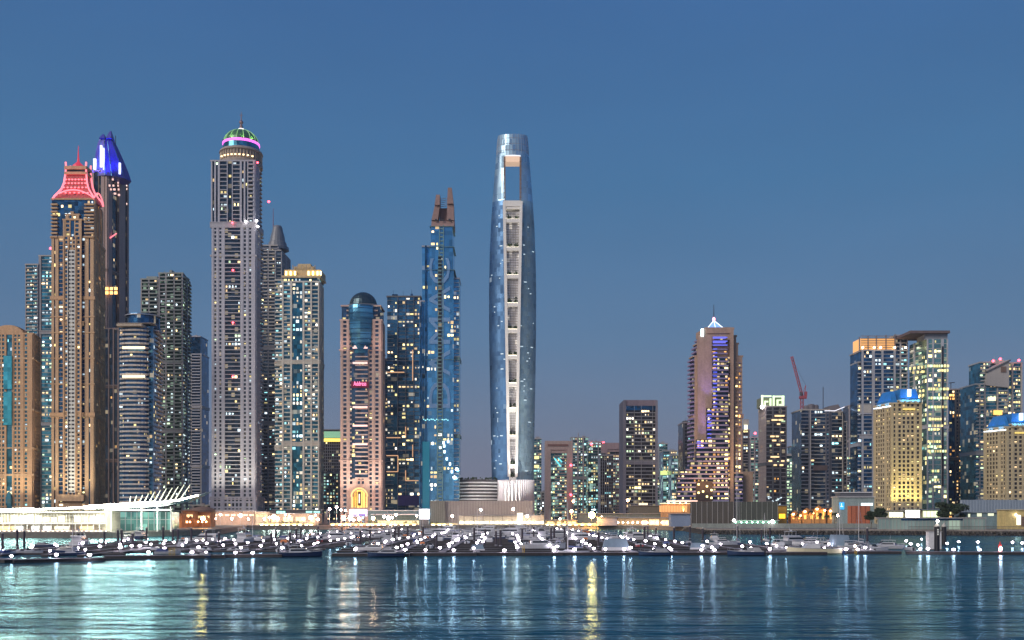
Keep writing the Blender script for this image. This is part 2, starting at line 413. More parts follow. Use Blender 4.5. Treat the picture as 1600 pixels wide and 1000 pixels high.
# ================================================================ skyscrapers, left half
em('red_beacon', (1,.06,.09), 9, True); em('neon_red', (1,.22,.27), 1.5); em('neon_pink', (1,.16,.85), 1.6); em('neon_blue', (.055,.05,.85), .62)
em('neon_blue_white', (.55,.6,1), 1.8); em('lamp_white', (1,.93,.9), 14, True); em('lamp_warm', (1,.70,.42), 14, True); em('gold_glow', (1,.66,.16), 1.3)
em('sign_magenta', (1,.03,.22), .9); em('sign_white', (1,.85,.9), 1.8); em('pink_band', (1,.62,.55), 1.1); em('warm_band', (1,.8,.5), 1.5)
em('teal_glow', (.15,.75,.85), 1.2); em('cool_glow', (.8,.95,1), 1.6)
SAND = wall('sandstone_paint', (.60,.40,.235)); ORANGE = wall('orange_sandstone', (.62,.385,.215)); BEIGE = wall('beige_stone', (.50,.42,.32))
WHITE = wall('white_render', (.45,.46,.52), .12); GREY = wall('grey_render', (.34,.34,.36), .15); DGREY = wall('dark_grey_cladding', (.12,.125,.14), .15, .5)
BROWN = wall('brown_cladding', (.20,.135,.105), .2, .6); PINK = wall('pink_beige_stone', (.50,.37,.32)); PALE = wall('pale_grey_stone', (.44,.42,.40), .12)
STEEL = plain('light_metal', (.45,.46,.5), .35, .6); BLACK = plain('black_metal', (.03,.03,.04), .5)
TEALG = glass('teal_glass', (.06,.26,.36)); BLUEG = glass('blue_glass', (.10,.30,.52), lit=.04); DARKG = glass('dark_glass', (.022,.05,.085), lit=.09, metal=.5)
NAVYG = glass('navy_glass', (.03,.12,.24), lit=.03); GREENG = glass('green_glass', (.05,.13,.13), lit=.14, litcol=(.7,1,.75)); SMOKE = glass('smoked_glass', (.05,.05,.06), lit=.05, metal=.4)

# 1 orange-beige block at the left edge
t = Tower('apartment_tower', 'orange beige stone tower with arched roofline and teal glass strip, at the far left edge', 870, 25, ORANGE, SAND, TEALG, p=.045, pal='WYCT')
t.vol(-22, 51, 62, 522, None, 'w1.5 p6 w1 p5 w1 n4 w1 p5 w2 p3 w3', 'w1 p4 w1', d=26, bands=[(640,3,'a'),(700,2,'a'),(560,3,'a'),(742,3,'a')])
m = MB(); x0, x1, D = X(-10, 870), X(36, 870), 870   # arched gable with steps
pts = [(x0, Z(522, D))]+[(x0+(x1-x0)*k/14, Z(522, D)+ (Z(508, D)-Z(522, D))*math.sin(math.pi*k/14)**.6) for k in range(15)]+[(x1, Z(522, D))]
for k in range(len(pts)-1):
    a, c = pts[k], pts[k+1]
    if c[0]-a[0] > .05: m.box(a[0], c[0], D-.5, D+8, Z(523, D), max(a[1], c[1]))
m.build('gable', ORANGE, t.r)
m = MB(); m.box(X(6, 869), X(19, 869), 868.2, 870, Z(608, 869), Z(556, 869)); m.box(X(6, 869), X(19, 869), 868.2, 870, Z(664, 869), Z(612, 869)); m.build('window_strip', glass('bright_teal_glass', (.08,.50,.62), lit=.0, var=.3), t.r)
m = MB()
for k in range(9):
    a = math.pi*k/9; x0 = X(9+8*(k/9), 868); m.box(X(9+k, 868), X(10+k, 868), 867.8, 870.5, Z(790, 868), Z(778-10*math.sin(math.pi*(k+.5)/9), 868))
m.build('arched_window', TEALG, t.r)
for px in (5, 28, 46): flood(t.r, (X(px, 870), 856, 12), (X(px, 870), 876, 100), (1,.86,.62), 42000, 60)
t.done(ORANGE)

# 2 dark teal block between them
t = Tower('apartment_tower', 'dark teal tower with pale floor bands standing behind and left of the red crowned tower', 1010, 60, GREY, PALE, TEALG, p=.16, pal='CCTWG')
t.vol(40, 60, 60, 414, None, 'w1 b7 n1 b4 w1', None, d=28); t.vol(61, 84, 84, 400, None, 'w2 g9 w1', None, d=28, off=1)
t.rooftop(42, 80, 412); t.done()

# 3 pink-crowned tower
D = 880; t = Tower('crowned_tower', 'tall sandstone tower with glowing red pagoda crown and central arched bay on the left', D, 112, SAND, ORANGE, NAVYG, p=.07, pal='WYCC', cap=95)
CENTW = wall('cream_panel', (.74,.74,.68))
t.vol(81, 147, 160, 312, 371, 'n4 n11 n5', 'w1 v4 w1 v3 w2', d=40)
for k in range(10):   # stacked curved corner balconies beside the dark glass
    for (a, c) in ((81, 91), (133, 148)):
        y = 319+k*5.6; m0 = t.w; m0.box(X(a, D), X(c, D), D-2.2, D+4, Z(y+2.4, D), Z(y, D))
t.vol(81, 147, 163, 371, None, 'w4 n2 w5 g7 w29 g5 w6 n2.5 w5.5', 'w1 p4 w1 v4 w1 p3 w1 p3 w1', d=44,
      bands=[(371,3,'w'),(466,5,'a'),(648,6,'a'),(651,2,'w'),(520,1.5,'w'),(560,1.5,'w'),(600,1.5,'w'),(495,1.5,'w')])
t.vol(99, 128, 128, 345, 371, 'w1 p3 n2 p3 w1', None, d=20, off=-1.6, p=.2)
t.vol(103, 124, 124, 337, 345, 'w1 p3 w1', None, d=20, off=-1.4)
t.w.box(X(111, D), X(116, D), D-1.5, D+3, Z(337, D), Z(331, D))
for px in (88, 104, 122, 141): flood(t.r, (X(px, D), D-16, 12), (X(px, D), D+6, 120), (1,.88,.66), 55000, 60)
t.vol(99, 128, 128, 371, 775, 'W1 p3 W.8 p5 W.8 p3 W1', None, d=3, off=-2, roof=False)
m = MB(); m.box(X(107.5, D), X(119.5, D), D-3.1, D-2.4, Z(770, D), Z(392, D))   # pale centre panel with its window grid
m.build('centre_panel', CENTW, t.r)
m = MB(); nf = 62; z0, z1 = Z(770, D), Z(392, D); H = (z1-z0)/nf
for k in range(nf):
    for c in range(2):
        xa = X(108.7+c*5.6, D); m.box(xa, xa+2.2, D-3.25, D-3.0, z0+k*H+.7, z0+k*H+2.1)
m.build('window_lattice', SMOKE, t.r)
m = MB(); m.box(X(93, D), X(134, D), D-4.5, D, Z(783, D), Z(773, D)); m.build('cornice', SAND, t.r)
# concave crown: four corner ribs that sweep up, red lit roof between, spire
cr_ = MB(); ribs = MB(); xs0, xs1 = X(82.5, D), X(147, D); dep = 20
prof = [(0, Z(312, D)), (.03, Z(306, D)), (.10, Z(300, D)), (.17, Z(293, D)), (.215, Z(284, D)), (.24, Z(272, D)), (.26, Z(258, D)), (.25, Z(250, D))]
W_ = xs1-xs0
def ring(f, z): return [(xs0+f*W_, D+f*dep, z), (xs1-f*W_, D+f*dep, z), (xs1-f*W_, D+dep-f*dep, z), (xs0+f*W_, D+dep-f*dep, z)]
cr_.loft([ring(f+.02, z-1) for f, z in prof[:-1]])
cr_.build('crown_roof', wall('red_roof_tile', (.45,.10,.10), .3, .6, .4), t.r)
for (f0, z0), (f1, z1) in zip(prof, prof[1:]):
    for a, c in zip(ring(f0, z0), ring(f1, z1)): ribs.tube(a, c, .8, 6)
for i in range(2):   # arched eaves on the two faces in view
    a, c = (ring(0, 0)[0], ring(0, 0)[1]) if i == 0 else (ring(0, 0)[1], ring(0, 0)[2])
    for k in range(12):
        def P(q): return (a[0]+(c[0]-a[0])*q, a[1]+(c[1]-a[1])*q-(.8 if i == 0 else 0), Z(310, D)+(Z(297, D)-Z(310, D))*math.sin(math.pi*q)**.8)
        ribs.tube(P(k/12), P((k+1)/12), .6, 5)
for z in (Z(300,D), Z(291, D), Z(284, D), Z(278, D)):
    f = .12+.12*(Z(300,D)-z)/(Z(300,D)-Z(278,D)) if False else {0:.13,1:.19,2:.22,3:.235}[[Z(300,D), Z(291, D), Z(284, D), Z(278, D)].index(z)]
    R = ring(f-.005, z)
    for k in range(7):
        q = (k+.5)/7; ribs.box(R[0][0]+(R[1][0]-R[0][0])*q-.7, R[0][0]+(R[1][0]-R[0][0])*q+.7, R[0][1]-.8, R[0][1]-.2, z-.5, z+.5)
ribs.build('neon_rib', MATS['neon_red'], t.r)
for q in range(4): flood(t.r, (xs0+W_*(.2+.2*q), D-5, Z(306, D)), (xs0+W_*(.3+.13*q), D+4, Z(286, D)), (1,.06,.14), 5000, 90)
m = MB(); m.box(xs0+.23*W_, xs1-.23*W_, D+.23*dep-1, D+.77*dep, Z(270, D), Z(266, D)); m.box(xs0+.23*W_, xs1-.23*W_, D+.23*dep-1, D+.77*dep, Z(262, D), Z(257, D)); m.build('crown_gallery', SAND, t.r)
m = MB(); m.box(xs0+.26*W_, xs1-.26*W_, D+.25*dep, D+.75*dep, Z(266.5, D), Z(261.5, D)); m.build('gallery_window', SMOKE, t.r)
cx, cy = (xs0+xs1)/2, D+dep/2
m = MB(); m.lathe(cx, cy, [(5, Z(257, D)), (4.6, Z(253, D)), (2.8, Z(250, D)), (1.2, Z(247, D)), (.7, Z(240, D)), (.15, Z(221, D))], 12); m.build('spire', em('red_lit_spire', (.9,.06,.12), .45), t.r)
beacon(t.r, 79, 388, D, 1.0); t.done()

# 4 brown tower with a blue crown
D = 1060; t = Tower('crowned_tower', 'tall brown tower topped by a jagged glowing blue crown, behind the red crowned tower', D, 172, BROWN, wall('taupe_stone', (.46,.34,.30)), DARKG, p=.006, pal='WO')
t.vol(141, 168, 200, 268, None, 'W4 n4 w1 n2 W3 w1 W2', 'W5 w1 n7 w1 n2 W9 w1 n3 W2', d=45)
for (x, y) in ((176,282),(184,287),(171,291.5),(177,291.5),(184,291.5),(173,297.5),(179,297.5),(185,297.5),(180,304),(186,306),(199,291),(199.5,297),(199.8,303),(200,309),(199.5,320)):
    m = MB(); yy = D+ (x-168)*1.45; m.box(X(x-3.4, yy), X(x+(3.4 if x < 190 else 1), yy), yy-4, yy-3, Z(y+1.4, yy), Z(y-1.2, yy)); m.build('light_bar', MATS['pink_band'] if x < 190 else MATS['lamp_warm_soft'] if 'lamp_warm_soft' in MATS else em('lamp_warm_soft', (1,.7,.6), 2.2), t.r)
m = MB(); m.tube((X(171, D), D+2, Z(371, D)), (X(183, D+14), D+12, Z(365, D+12)), .7); m.build('neon_streak', MATS['neon_red'], t.r)
for gy, rows, cols in ((452, 2, 3), (603, 5, 3), (520, 1, 2)):
    for i in range(rows):
        for k in range(cols): lit_object(t.r, (X(167+k*7, D-3), D-3, Z(gy+i*6.5, D)), (1,0), 3.2, 3.0, 'O' if gy == 452 else 'Y', 2)
t.vol(162, 186, 186, 515, None, 'W1 n3 W1 n3 W1 n3 W1', None, d=8, off=-4)
cm = MB()       # crown: faceted shell that tapers to two leaning tips
CRP = [(275, 142, 195, 26), (262, 142.5, 191, 25), (248, 144, 186, 23), (234, 146, 180.5, 20), (221, 149, 175, 17), (212, 152.5, 171, 13)]
rings = []
for y, a_, b_, dp in CRP:
    xa, xb, z = X(a_, D), X(b_, D), Z(y, D); w_ = xb-xa
    rings.append([(xa, D+6, z), (xa+w_*.22, D-1+(275-y)*.1, z), (xa+w_*.45, D-2.5+(275-y)*.12, z), (xa+w_*.62, D-1+(275-y)*.12, z), (xb-w_*.1, D+7, z), (xb, D+dp*.6+3, z), (xb-w_*.2, D+dp+3, z), (xa+w_*.2, D+dp+3, z)])
cm.loft(rings)
for (a_, b_, yt, xt) in ((152.5, 162, 205.5, 157), (163, 172, 200.5, 168.5)):
    cm.loft([[(X(a_, D), D+3, Z(214, D)), (X(b_, D), D+3, Z(214, D)), (X(b_, D), D+13, Z(214, D)), (X(a_, D), D+13, Z(214, D))], [(X(xt-.7, D), D+7, Z(yt, D)), (X(xt+.7, D), D+7, Z(yt, D)), (X(xt+.7, D), D+9, Z(yt, D)), (X(xt-.7, D), D+9, Z(yt, D))]])
cm.build('crown', wall('crown_panel', (.06,.06,.42), .3, .5, .2), t.r)
m = MB()
for q in (1, 2, 3, 4):
    for r0_, r1_ in zip(rings, rings[1:]): m.tube(r0_[q], r1_[q], .3, 4)
m.build('crown_rib', NAVYG, t.r)
for (x_, tx, e_) in ((146, 149, 9000), (156, 157, 12000), (166, 164, 12000), (176, 172, 12000), (188, 183, 9000)): flood(t.r, (X(x_, D), D-9, Z(279, D)), (X(tx, D), D+4, Z(238, D)), (.06,.05,1), e_*4, 70)
m = MB()
for (a, c, y0, y1, o_) in ((145,149,247,264,1), (157.5,160.5,228,262,-2.5), (162,163.5,232,266,-2), (183,185.5,252,270,4), (190,191,268,274,18)): m.box(X(a, D), X(c, D), D+o_, D+o_+2.2, Z(y1, D), Z(y0, D))
m.build('light_strip', MATS['neon_blue_white'], t.r)
m = MB(); m.tube((X(169, D), D+20, Z(215, D)), (X(169, D), D+20, Z(201, D)), .35); m.build('mast', BLACK, t.r); t.done()

# 5 round-fronted navy tower with white balconies
D = 850; t = Tower('rounded_tower', 'navy blue tower with curved white balcony front and round cap, lower than its neighbours', D, 212, PINK, wall('pale_balcony', (.62,.56,.50)), NAVYG, p=.05, pal='WYYC', cap=70)
t.vol(186, 239, 253, 510, None, 'n2 n10 n4', 'n3 b6', d=40, roof=False, bands=[(505,.3,'a')])
t.drum(208, 19, 512, None, 'r1', n=10, squash=.35, off=-5, p=.08, roof=False, bands=[(513,.3,'a')])
for y in (541, 586): t.bar('lit_floor', 191, 226, y, y+4, MATS['warm_band'], off=-9.5)
m = MB(); cx, cy = X(212.5, D), D+17
for (r, a, c) in ((14.5, 513, 508), (13.5, 508, 490), (14.2, 490, 487.5)): m.lathe(cx, cy, [(r, Z(a, D)), (r*.98, Z(c, D))], 28)
m.build('round_cap', NAVYG, t.r)
m = MB(); m.lathe(cx, cy, [(15.2, Z(514, D)), (15.2, Z(512, D))], 28); m.lathe(cx, cy, [(14.9, Z(490, D)), (14.9, Z(488.6, D))], 28); m.build('cap_ring', STEEL, t.r)
m = MB(); m.box(X(189, D), X(228, D), D-10, D+4, Z(512.5, D), Z(509, D)); m.build('cornice', BEIGE, t.r); t.done()

# 6 grey-green stepped tower
D = 1000; t = Tower('apartment_tower', 'grey green stepped residential tower with scattered lit rooms, right of the rounded navy tower', D, 258, GREY, wall('grey_green_concrete', (.31,.35,.33)), GREENG, p=.07, pal='WCGC', cap=95)
t.vol(220, 247, 247, 437, None, 'w1 b5 w1 b6 w.5', None, d=40); t.vol(248, 286, 297, 428, None, 'w1 h4 w1 b5 w1 b5 w1', 'b3 w1 b3', d=42, off=-1)
m = MB()
for (a, c, y, z) in ((223,246,433,438), (226,243,430,434), (250,284,427,429), (258,270,424,428), (262,266,420,425)): m.box(X(a, D), X(c, D), D+5, D+25, Z(z, D), Z(y, D))
m.tube((X(254, D), D+6, Z(430, D)), (X(254, D), D+6, Z(421, D)), .3); m.build('roof_plant', t.am, t.r); t.done()
# 7 slim tower behind
D = 1250; t = Tower('apartment_tower', 'slim blue grey tower with fine white balconies, right behind the grey green stepped tower', D, 305, PALE, WHITE, NAVYG, p=.01, pal='W')
t.vol(290, 315, 315, 554, None, 'w1 b4 w1 b8 w1', None, d=30); t.vol(290, 313, 313, 526, 554, 'n1', None, d=30, off=1); t.rooftop(296, 310, 526, 2); t.done()

# 8 domed white tower
D = 900; t = Tower('domed_tower', 'very tall pale tower with a green dome, magenta neon ring and spire', D, 368, WHITE, wall('pale_lilac_stone', (.42,.42,.46), .1), DARKG, p=.045, pal='WCCYG', cap=98)
pat = 'w1.2 p2 w1 p2.2 w1.3 H{c} w1.3 p2.2 w1 p2.2 w1.6'
t.vol(330, 398, 407, 252, 349, 'w.7 n1 w.8 n1 w1 H3.6 w.4 n2.2 w.4 H3.6 w1 n1 w.8 n1 w.5 b2.4 w.8', 'w1 p2 w1 b2', d=26)
t.vol(331, 399, 409, 349, 778, 'w1.2 p2 w1 p2.2 w1.6 H9.5 w1.6 p2.2 w1 p2.2 w2', 'w1 p2 w1 b2', d=26, off=-1, bands=[(352,9,'a'),(400,2.5,'a'),(349,1.5,'w')])
t.vol(329, 400, 412, 778, None, 'w1 p3 w1 p7 w1 p3 w1', 'w1 p2 w1', d=30, off=-4, fh=5, bands=[(780,2,'a'),(797,2,'a')])
cx = X(368, D); cy = D+19; k = D/F
m = MB(); m.lathe(cx, cy, [(33.5*k, Z(252, D)), (33.5*k, Z(246, D)), (31*k, Z(244, D)), (31*k, Z(231, D)), (34*k, Z(230, D)), (33*k, Z(227, D)), (32*k, Z(226, D))], 40); m.build('drum', wall('drum_stone', (.36,.31,.27)), t.r)
m = MB()
for i in range(40):
    a = 2*math.pi*(i+.5)/40; m.cyl(cx+32*k*math.cos(a), cy+32*k*math.sin(a), .55, Z(243, D), Z(231, D), 5)
m.build('drum_colonnade', BEIGE, t.r)
m = MB(); m.lathe(cx, cy, [(28.5*k, Z(226, D)), (28*k, Z(215, D))], 40); m.build('dome_base', TEALG, t.r)
m = MB(); m.lathe(cx, cy, [(28.6*k, Z(216.5, D)), (29.2*k, Z(215.5, D)), (28.9*k, Z(213, D)), (27*k, Z(212, D))], 40); m.build('neon_ring', MATS['neon_pink'], t.r)
pr = [(27*k*math.cos(math.radians(a)), Z(213, D)+ (Z(191, D)-Z(213, D))*math.sin(math.radians(a))) for a in (0, 15, 30, 45, 60, 72, 84)]
m = MB(); m.lathe(cx, cy, pr, 32); dm = m.build('dome', wall('green_dome_copper', (.08,.20,.11), .3, .35, .3, .3), t.r)
m = MB()
for i in range(16):
    a = 2*math.pi*i/16
    for (r0, z0), (r1, z1) in zip(pr, pr[1:]): m.tube((cx+r0*1.01*math.cos(a), cy+r0*1.01*math.sin(a), z0), (cx+r1*1.01*math.cos(a), cy+r1*1.01*math.sin(a), z1), .35, 4)
m.build('dome_rib', em('green_rib_glow', (.45,.9,.35), .35), t.r)
m = MB(); m.lathe(cx, cy, [(4.6, Z(199, D)), (4.2, Z(193, D)), (2.5, Z(189, D))], 12)
for a_ in (-.9, -.3, .3, .9): flood(t.r, (cx+30*k*math.sin(a_), cy-30*k*math.cos(a_), Z(212, D)), (cx+12*k*math.sin(a_), cy-12*k*math.cos(a_), Z(196, D)), (.7,1,.25), 2600, 90)
m.build('lantern', em('lantern_white', (1,.9,.85), 1.6), t.r)
m = MB(); m.lathe(cx, cy, [(2.2, Z(191, D)), (1.3, Z(184, D)), (.8, Z(181, D)), (1.9, Z(179.5, D)), (1.6, Z(177, D)), (.5, Z(175, D)), (.4, Z(168, D)), (.12, Z(161, D))], 10); m.tube((cx-1.6, cy, Z(167, D)), (cx+1.6, cy, Z(167, D)), .25); m.build('spire', wall('spire_metal', (.30,.2,.2), .2, .4, .3, .5), t.r)
for px in (336, 352, 376, 392): flood(t.r, (X(px, D), D-18, 12), (X(px, D), D+4, 110), (1,.90,.72), 70000, 55)  # added floods for an uplight gradient on the pale shaft
for i in range(9): lit_object(t.r, (cx+(i-4)*3.4, cy-33.6*k*math.sqrt(1-((i-4)*3.4/(34*k))**2)+.2-.9, Z(241, D)), (1,0), 1.6, 1.2, 'W', 2)
for (x, y) in ((402.5,254),(363,348),(364,422),(364,504),(364,588)): beacon(t.r, x, y, D-4, .85)
for (x, y) in ((384,346),(403,354),(401,345)): beacon(t.r, x, y, D-3, .9, 'lamp_white', 'floodlight')
t.done()

# 9 dark tower with a curved cone top
D = 1080; t = Tower('apartment_tower', 'dark grey tower with stepped round top and red tipped mast, behind the domed tower', D, 430, GREY, PALE, glass('slate_glass', (.06,.10,.14), lit=.06), p=.07, pal='CTWY', cap=80)
t.vol(407, 439, 453, 392, None, 'b6 w1 b5 w1 g4', 'w1 p3 w1 p3 w1', d=42)
t.vol(407, 434, 445, 383, 392, 'h5 w1 h4', 'w1 p3', d=34, off=3)
m = MB(); cx, cy = X(427, D), D+20; k = D/F
m.lathe(cx, cy, [(18*k, Z(384, D)), (17.5*k, Z(379, D)), (15*k, Z(378, D)), (14*k, Z(372, D)), (12.5*k, Z(371, D)), (11*k, Z(362, D)), (9*k, Z(355, D)), (7.5*k, Z(348, D)), (6*k, Z(345, D))], 18)
m.build('stepped_cap', wall('slate_cladding', (.17,.19,.22), .15, .4), t.r)
m = MB(); m.tube((X(420, D), D+20, Z(350, D)), (X(420, D), D+20, Z(317, D)), .45, 6, 0, .2); m.build('mast', wall('mast_red', (.35,.1,.1)), t.r); beacon(t.r, 420, 315, D+20, 1.2); t.done()

# 10 cream tower with golden crown
D = 905; t = Tower('apartment_tower', 'cream and teal tower with golden floodlit crown and many lit rooms', D, 470, wall('cream_grey', (.46,.45,.40)), wall('cream_pier', (.56,.55,.50), .1), glass('deep_teal_glass', (.03,.17,.26), lit=.10), p=.16, pal='WYNNTC', cap=99)
t.vol(430, 442, 442, 437, None, 'b1', None, d=20, off=4); t.vol(443, 499, 505, 434, 441, 'n1', 'n1', d=30)
t.vol(441, 499, 505, 441, None, 'W1 h4.4 W1.2 n7 W1.2 h4 W1 h4 W.8', 'w1 p3', d=30)
m = MB()
for (a, c, y, z, o_) in ((441,502,434,431,-1.5), (444,460,431,421,1), (479,501,431,421,1), (452,494,431,419,6), (456,488,419,413,8), (462,482,413,408,10)): m.box(X(a, D), X(c, D), D+o_, D+24, Z(z, D) if False else Z(y, D), Z(z, D) if False else Z(z, D))
m.build('crown', wall('golden_stone', (.60,.46,.26)), t.r)
m = MB()
for px in (446, 453, 460, 481, 488, 495, 500): m.box(X(px, D), X(px+2.4, D), D-.8, D+.2, Z(430, D), Z(424, D))
m.build('crown_floodlight', em('golden_flood', (1,.76,.3), 4.5, True), t.r)
for px in (450, 470, 492): flood(t.r, (X(px, D), D-16, 12), (X(px, D), D+4, 110), (1,.93,.70), 60000, 60)  # added warm floods, put in to brighten the lower shaft
m = MB()
for px in (455, 462, 469, 476, 483, 490): m.box(X(px, D), X(px+.9, D), D+5, D+6.2, Z(419, D), Z(412, D))
m.build('crown_fin', BEIGE, t.r)
t.done()

# 11 low block
D = 1200; t = Tower('office_block', 'low grey block with lit green glass roof floor, left of the pink beige tower', D, 518, GREY, PALE, SMOKE, p=.02, pal='YG')
t.vol(503, 534, 534, 690, None, 'w1 v12 w1', None, d=30, roof=False); t.vol(504, 534, 534, 672, 686, 'g1', None, d=25, off=1, p=0)
t.bar('lit_floor', 504, 534, 685, 690, em('yellow_strip', (1,.75,.15), 1.4)); t.bar('glass_storey', 505, 533, 674, 684, em('green_room_glow', (.35,.7,.45), .55), off=.4); t.done()

# 12 pink-beige hotel with glass barrel
D = 850; t = Tower('hotel_tower', 'pink beige tower with dark glass dome, red sign and golden arch at its foot', D, 565, PINK, wall('pink_band_stone', (.55,.40,.35)), glass('hotel_glass', (.06,.12,.2), lit=.03), p=.05, pal='WYY', cap=80)
t.vol(532, 596, 600, 501, None, 'w1 p3.4 w.8 p2.6 w2.2 g.01 p4.8 n.01 w2.2 p2.6 w.8 p3.4 w1', 'w1 n1 w1', d=30, bands=[(547,1.6,'a'),(720,1.5,'a')])
t.vol(549.5, 575, 575, 552, 748, 'n2 h5 h2', None, d=3, off=-1.5, roof=False, p=.1)
t.vol(534, 594, 597, 478, 501, 'n2 h2 n9 h2 n1', None, d=24, off=2)
cx, k = X(565, D), D/F; cy = D+3
m = MB(); yy = [(17, 552), (18, 535), (20, 515), (20.5, 495), (20.5, 482), (20, 477)]
m.lathe(cx-1*k, cy, [(r*k*.85 if y > 540 else r*k, Z(y, D)) for r, y in yy], 32, sy=.75); m.build('glass_barrel', glass('barrel_glass', (.12,.36,.52), cw=60, ch=4.2, lit=0, var=.45), t.r)
m = MB()
for y in range(482, 548, 8): m.lathe(cx-1*k, cy, [(20.8*k, Z(y+.9, D)), (20.8*k, Z(y, D))], 32, sy=.75)
m.build('barrel_ring', NAVYG, t.r)
m = MB(); m.lathe(cx-1*k, D+12, [(30*k, Z(480, D)), (30*k, Z(474, D)), (24*k, Z(472, D))], 32, sy=.6); m.build('shoulder', DGREY, t.r)
m = MB(); R = 22*k; m.lathe(cx-1*k, D+13, [(R*math.cos(math.radians(a)), Z(473, D)+R*.98*math.sin(math.radians(a))) for a in (0, 12, 25, 38, 50, 62, 75, 86)], 28, sy=.75); m.build('dome', wall('dark_dome_glass', (.05,.09,.11), .2, .25, .3, .6), t.r)
for y in (543.5, 567, 636, 665, 694): t.bar('lit_band', 551, 574, y-1.4, y+1.4, MATS['pink_band'], off=-3)
t.bar('lit_band', 553, 571, 540, 542, MATS['pink_band'], off=-3)
t.bar('sign_board', 548.5, 576, 596, 605.5, wall('dark_red_board', (.16,.01,.04)), off=-3.4)
text_mesh('sign_lettering', 'Address', em('sign_script', (1,.22,.45), 2.2), t.r, (X(562.5, D-4), D-4.1, Z(600.6, D)), 5.2, (math.pi/2, 0, 0), .1, 10.5)
ar = MB(); gl = MB()
for k_ in range(16):
    a0, a1 = math.pi*k_/16, math.pi*(k_+1)/16; c0 = (X(562, D), Z(776, D)); 
    for (R0, R1, M_, o_) in ((6.4, 7.6, ar, -2.2), (0, 5.6, gl, -.9)):
        P = [(c0[0]+r*math.cos(a)*.94, D+o_, c0[1]+r*math.sin(a)) for r, a in ((R0, a0), (R1, a0), (R1, a1), (R0, a1))]
        Q = [(p[0], D+.5, p[2]) for p in P]; M_.loft([P, Q])
gl.box(X(551.5, D), X(572.5, D), D-.9, D+.5, Z(793, D), Z(776, D))
for xx in (549.5, 572.5): ar.box(X(xx, D), X(xx+2, D), D-2.2, D+.5, Z(793, D), Z(776, D))
t.w.box(X(547, D), X(578, D), D-.8, D, Z(796, D), Z(757, D))
for px in (538, 548, 579, 590): flood(t.r, (X(px, D), D-16, 12), (X(px, D), D+6, 120), (1,.86,.72), 70000, 60)
for px in (536, 592): flood(t.r, (X(px, D), D-12, Z(560, D)), (X(px, D), D+4, Z(510, D)), (1,.6,.5), 9000, 70)
gl.build('golden_window', MATS['gold_glow'], t.r); ar.build('arch_moulding', em('arch_gold', (1,.72,.3), .8), t.r)
m = MB()
for k_ in range(5): m.box(X(553+k_*4.6, D), X(553.6+k_*4.6, D), D-1.3, D-.8, Z(793, D), Z(768, D))
m.box(X(559.5, D), X(564.5, D), D-1.6, D-.8, Z(790, D), Z(768, D)); m.build('window_bars', wall('bronze_frame', (.12,.06,.03)), t.r); 
m = MB(); m.box(X(561.3, D), X(562.6, D), D-1.9, D-1.5, Z(786, D), Z(772, D)); m.build('pendant', em('pendant_white', (1,.95,.8), 2), t.r); t.done()

# 13 blue office slab with orange light lines
D = 960; t = Tower('office_tower', 'square blue glass office tower with bent bronze light lines across its front', D, 630, NAVYG, DGREY, glass('office_glass', (.06,.20,.33), cw=5.5, lit=.04), p=.10, pal='YWN', cap=98)
t.vol(605, 657, 657, 464, None, 'g5 n.6 n2.6 W.35 g6 W.35 g6 W.35 g5', None, d=36)
t.vol(598, 606, 606, 560, None, 'g1', None, d=30, off=8)
ln = MB()
for (a, y0, b_, y1) in ((604,582,632,582),(645,547,645,595),(604,684,626,684),(634,667,634,684),(645,695,645,714),(634,735,634,751),(634,751,654,751),(604,712,622,712),(622,712,622,737),(604,737,622,737)):
    if y0 == y1: ln.box(X(a, D), X(b_, D), D-2, D-.9, Z(y0+.7, D), Z(y0-.7, D))
    else: ln.box(X(a-.6, D), X(a+.6, D), D-2, D-.9, Z(y1, D), Z(y0, D))
ln.build('bronze_light_line', em('bronze_light', (.95,.52,.28), .55), t.r)
t.bar('penthouse', 622, 655, 774, 790, wall('deep_blue_screen', (.02,.02,.12)), off=-6, th=4); t.rooftop(606, 655, 464, 6, 4); t.done()

# 14 blue tower with brown fins and giant letters
D = 880; k = D/F; BG2 = glass('sky_blue_glass', (.13,.42,.70), lit=.02, var=.25, rough=.08)
t = Tower('glass_tower', 'bright blue glass tower with twin brown fins on top and giant pale sideways letters', D, 686, wall('tower_green_cladding', (.16,.30,.32)), STEEL, BG2, p=.045, pal='WNYC', cap=98)
t.vol(659.5, 672, 672, 384, 470, 'n1', None, d=24, off=4)
t.vol(655, 672, 672, 470, None, 'n3 w.3 n4', None, d=24, off=4)
for (y0, y1, a, c) in ((352,384,673,707),(384,420,671,708),(420,560,668,709),(560,None,666,709)):
    t.vol(a, c, c, y0, y1, 'n7.4 w.6 h2.8 w.6 n7.4', None, d=30, roof=False, bands=[(y0+2, .3, 'w')])
t.vol(708, 718, 718, 434, None, 'w.5 H6 w.5', None, d=26, off=5)
m = MB(); m.box(X(656, D), X(660, D), D-2, D+6, GZ, Z(472, D)); m.box(X(664, D), X(667, D), D-1, D+6, GZ, Z(384, D)); m.build('dark_fin', NAVYG, t.r)
FIN = wall('brown_stone_fin', (.30,.20,.18))
m = MB()
def taper(a0, a1, b0, b1, y0, y1, o0=0, o1=14):
    m.loft([[(X(a0, D), D+o0, Z(y0, D)), (X(a1, D), D+o0, Z(y0, D)), (X(a1, D), D+o1, Z(y0, D)), (X(a0, D), D+o1, Z(y0, D))], [(X(b0, D), D+o0+2, Z(y1, D)), (X(b1, D), D+o0+2, Z(y1, D)), (X(b1, D), D+o1-3, Z(y1, D)), (X(b0, D), D+o1-3, Z(y1, D))]])
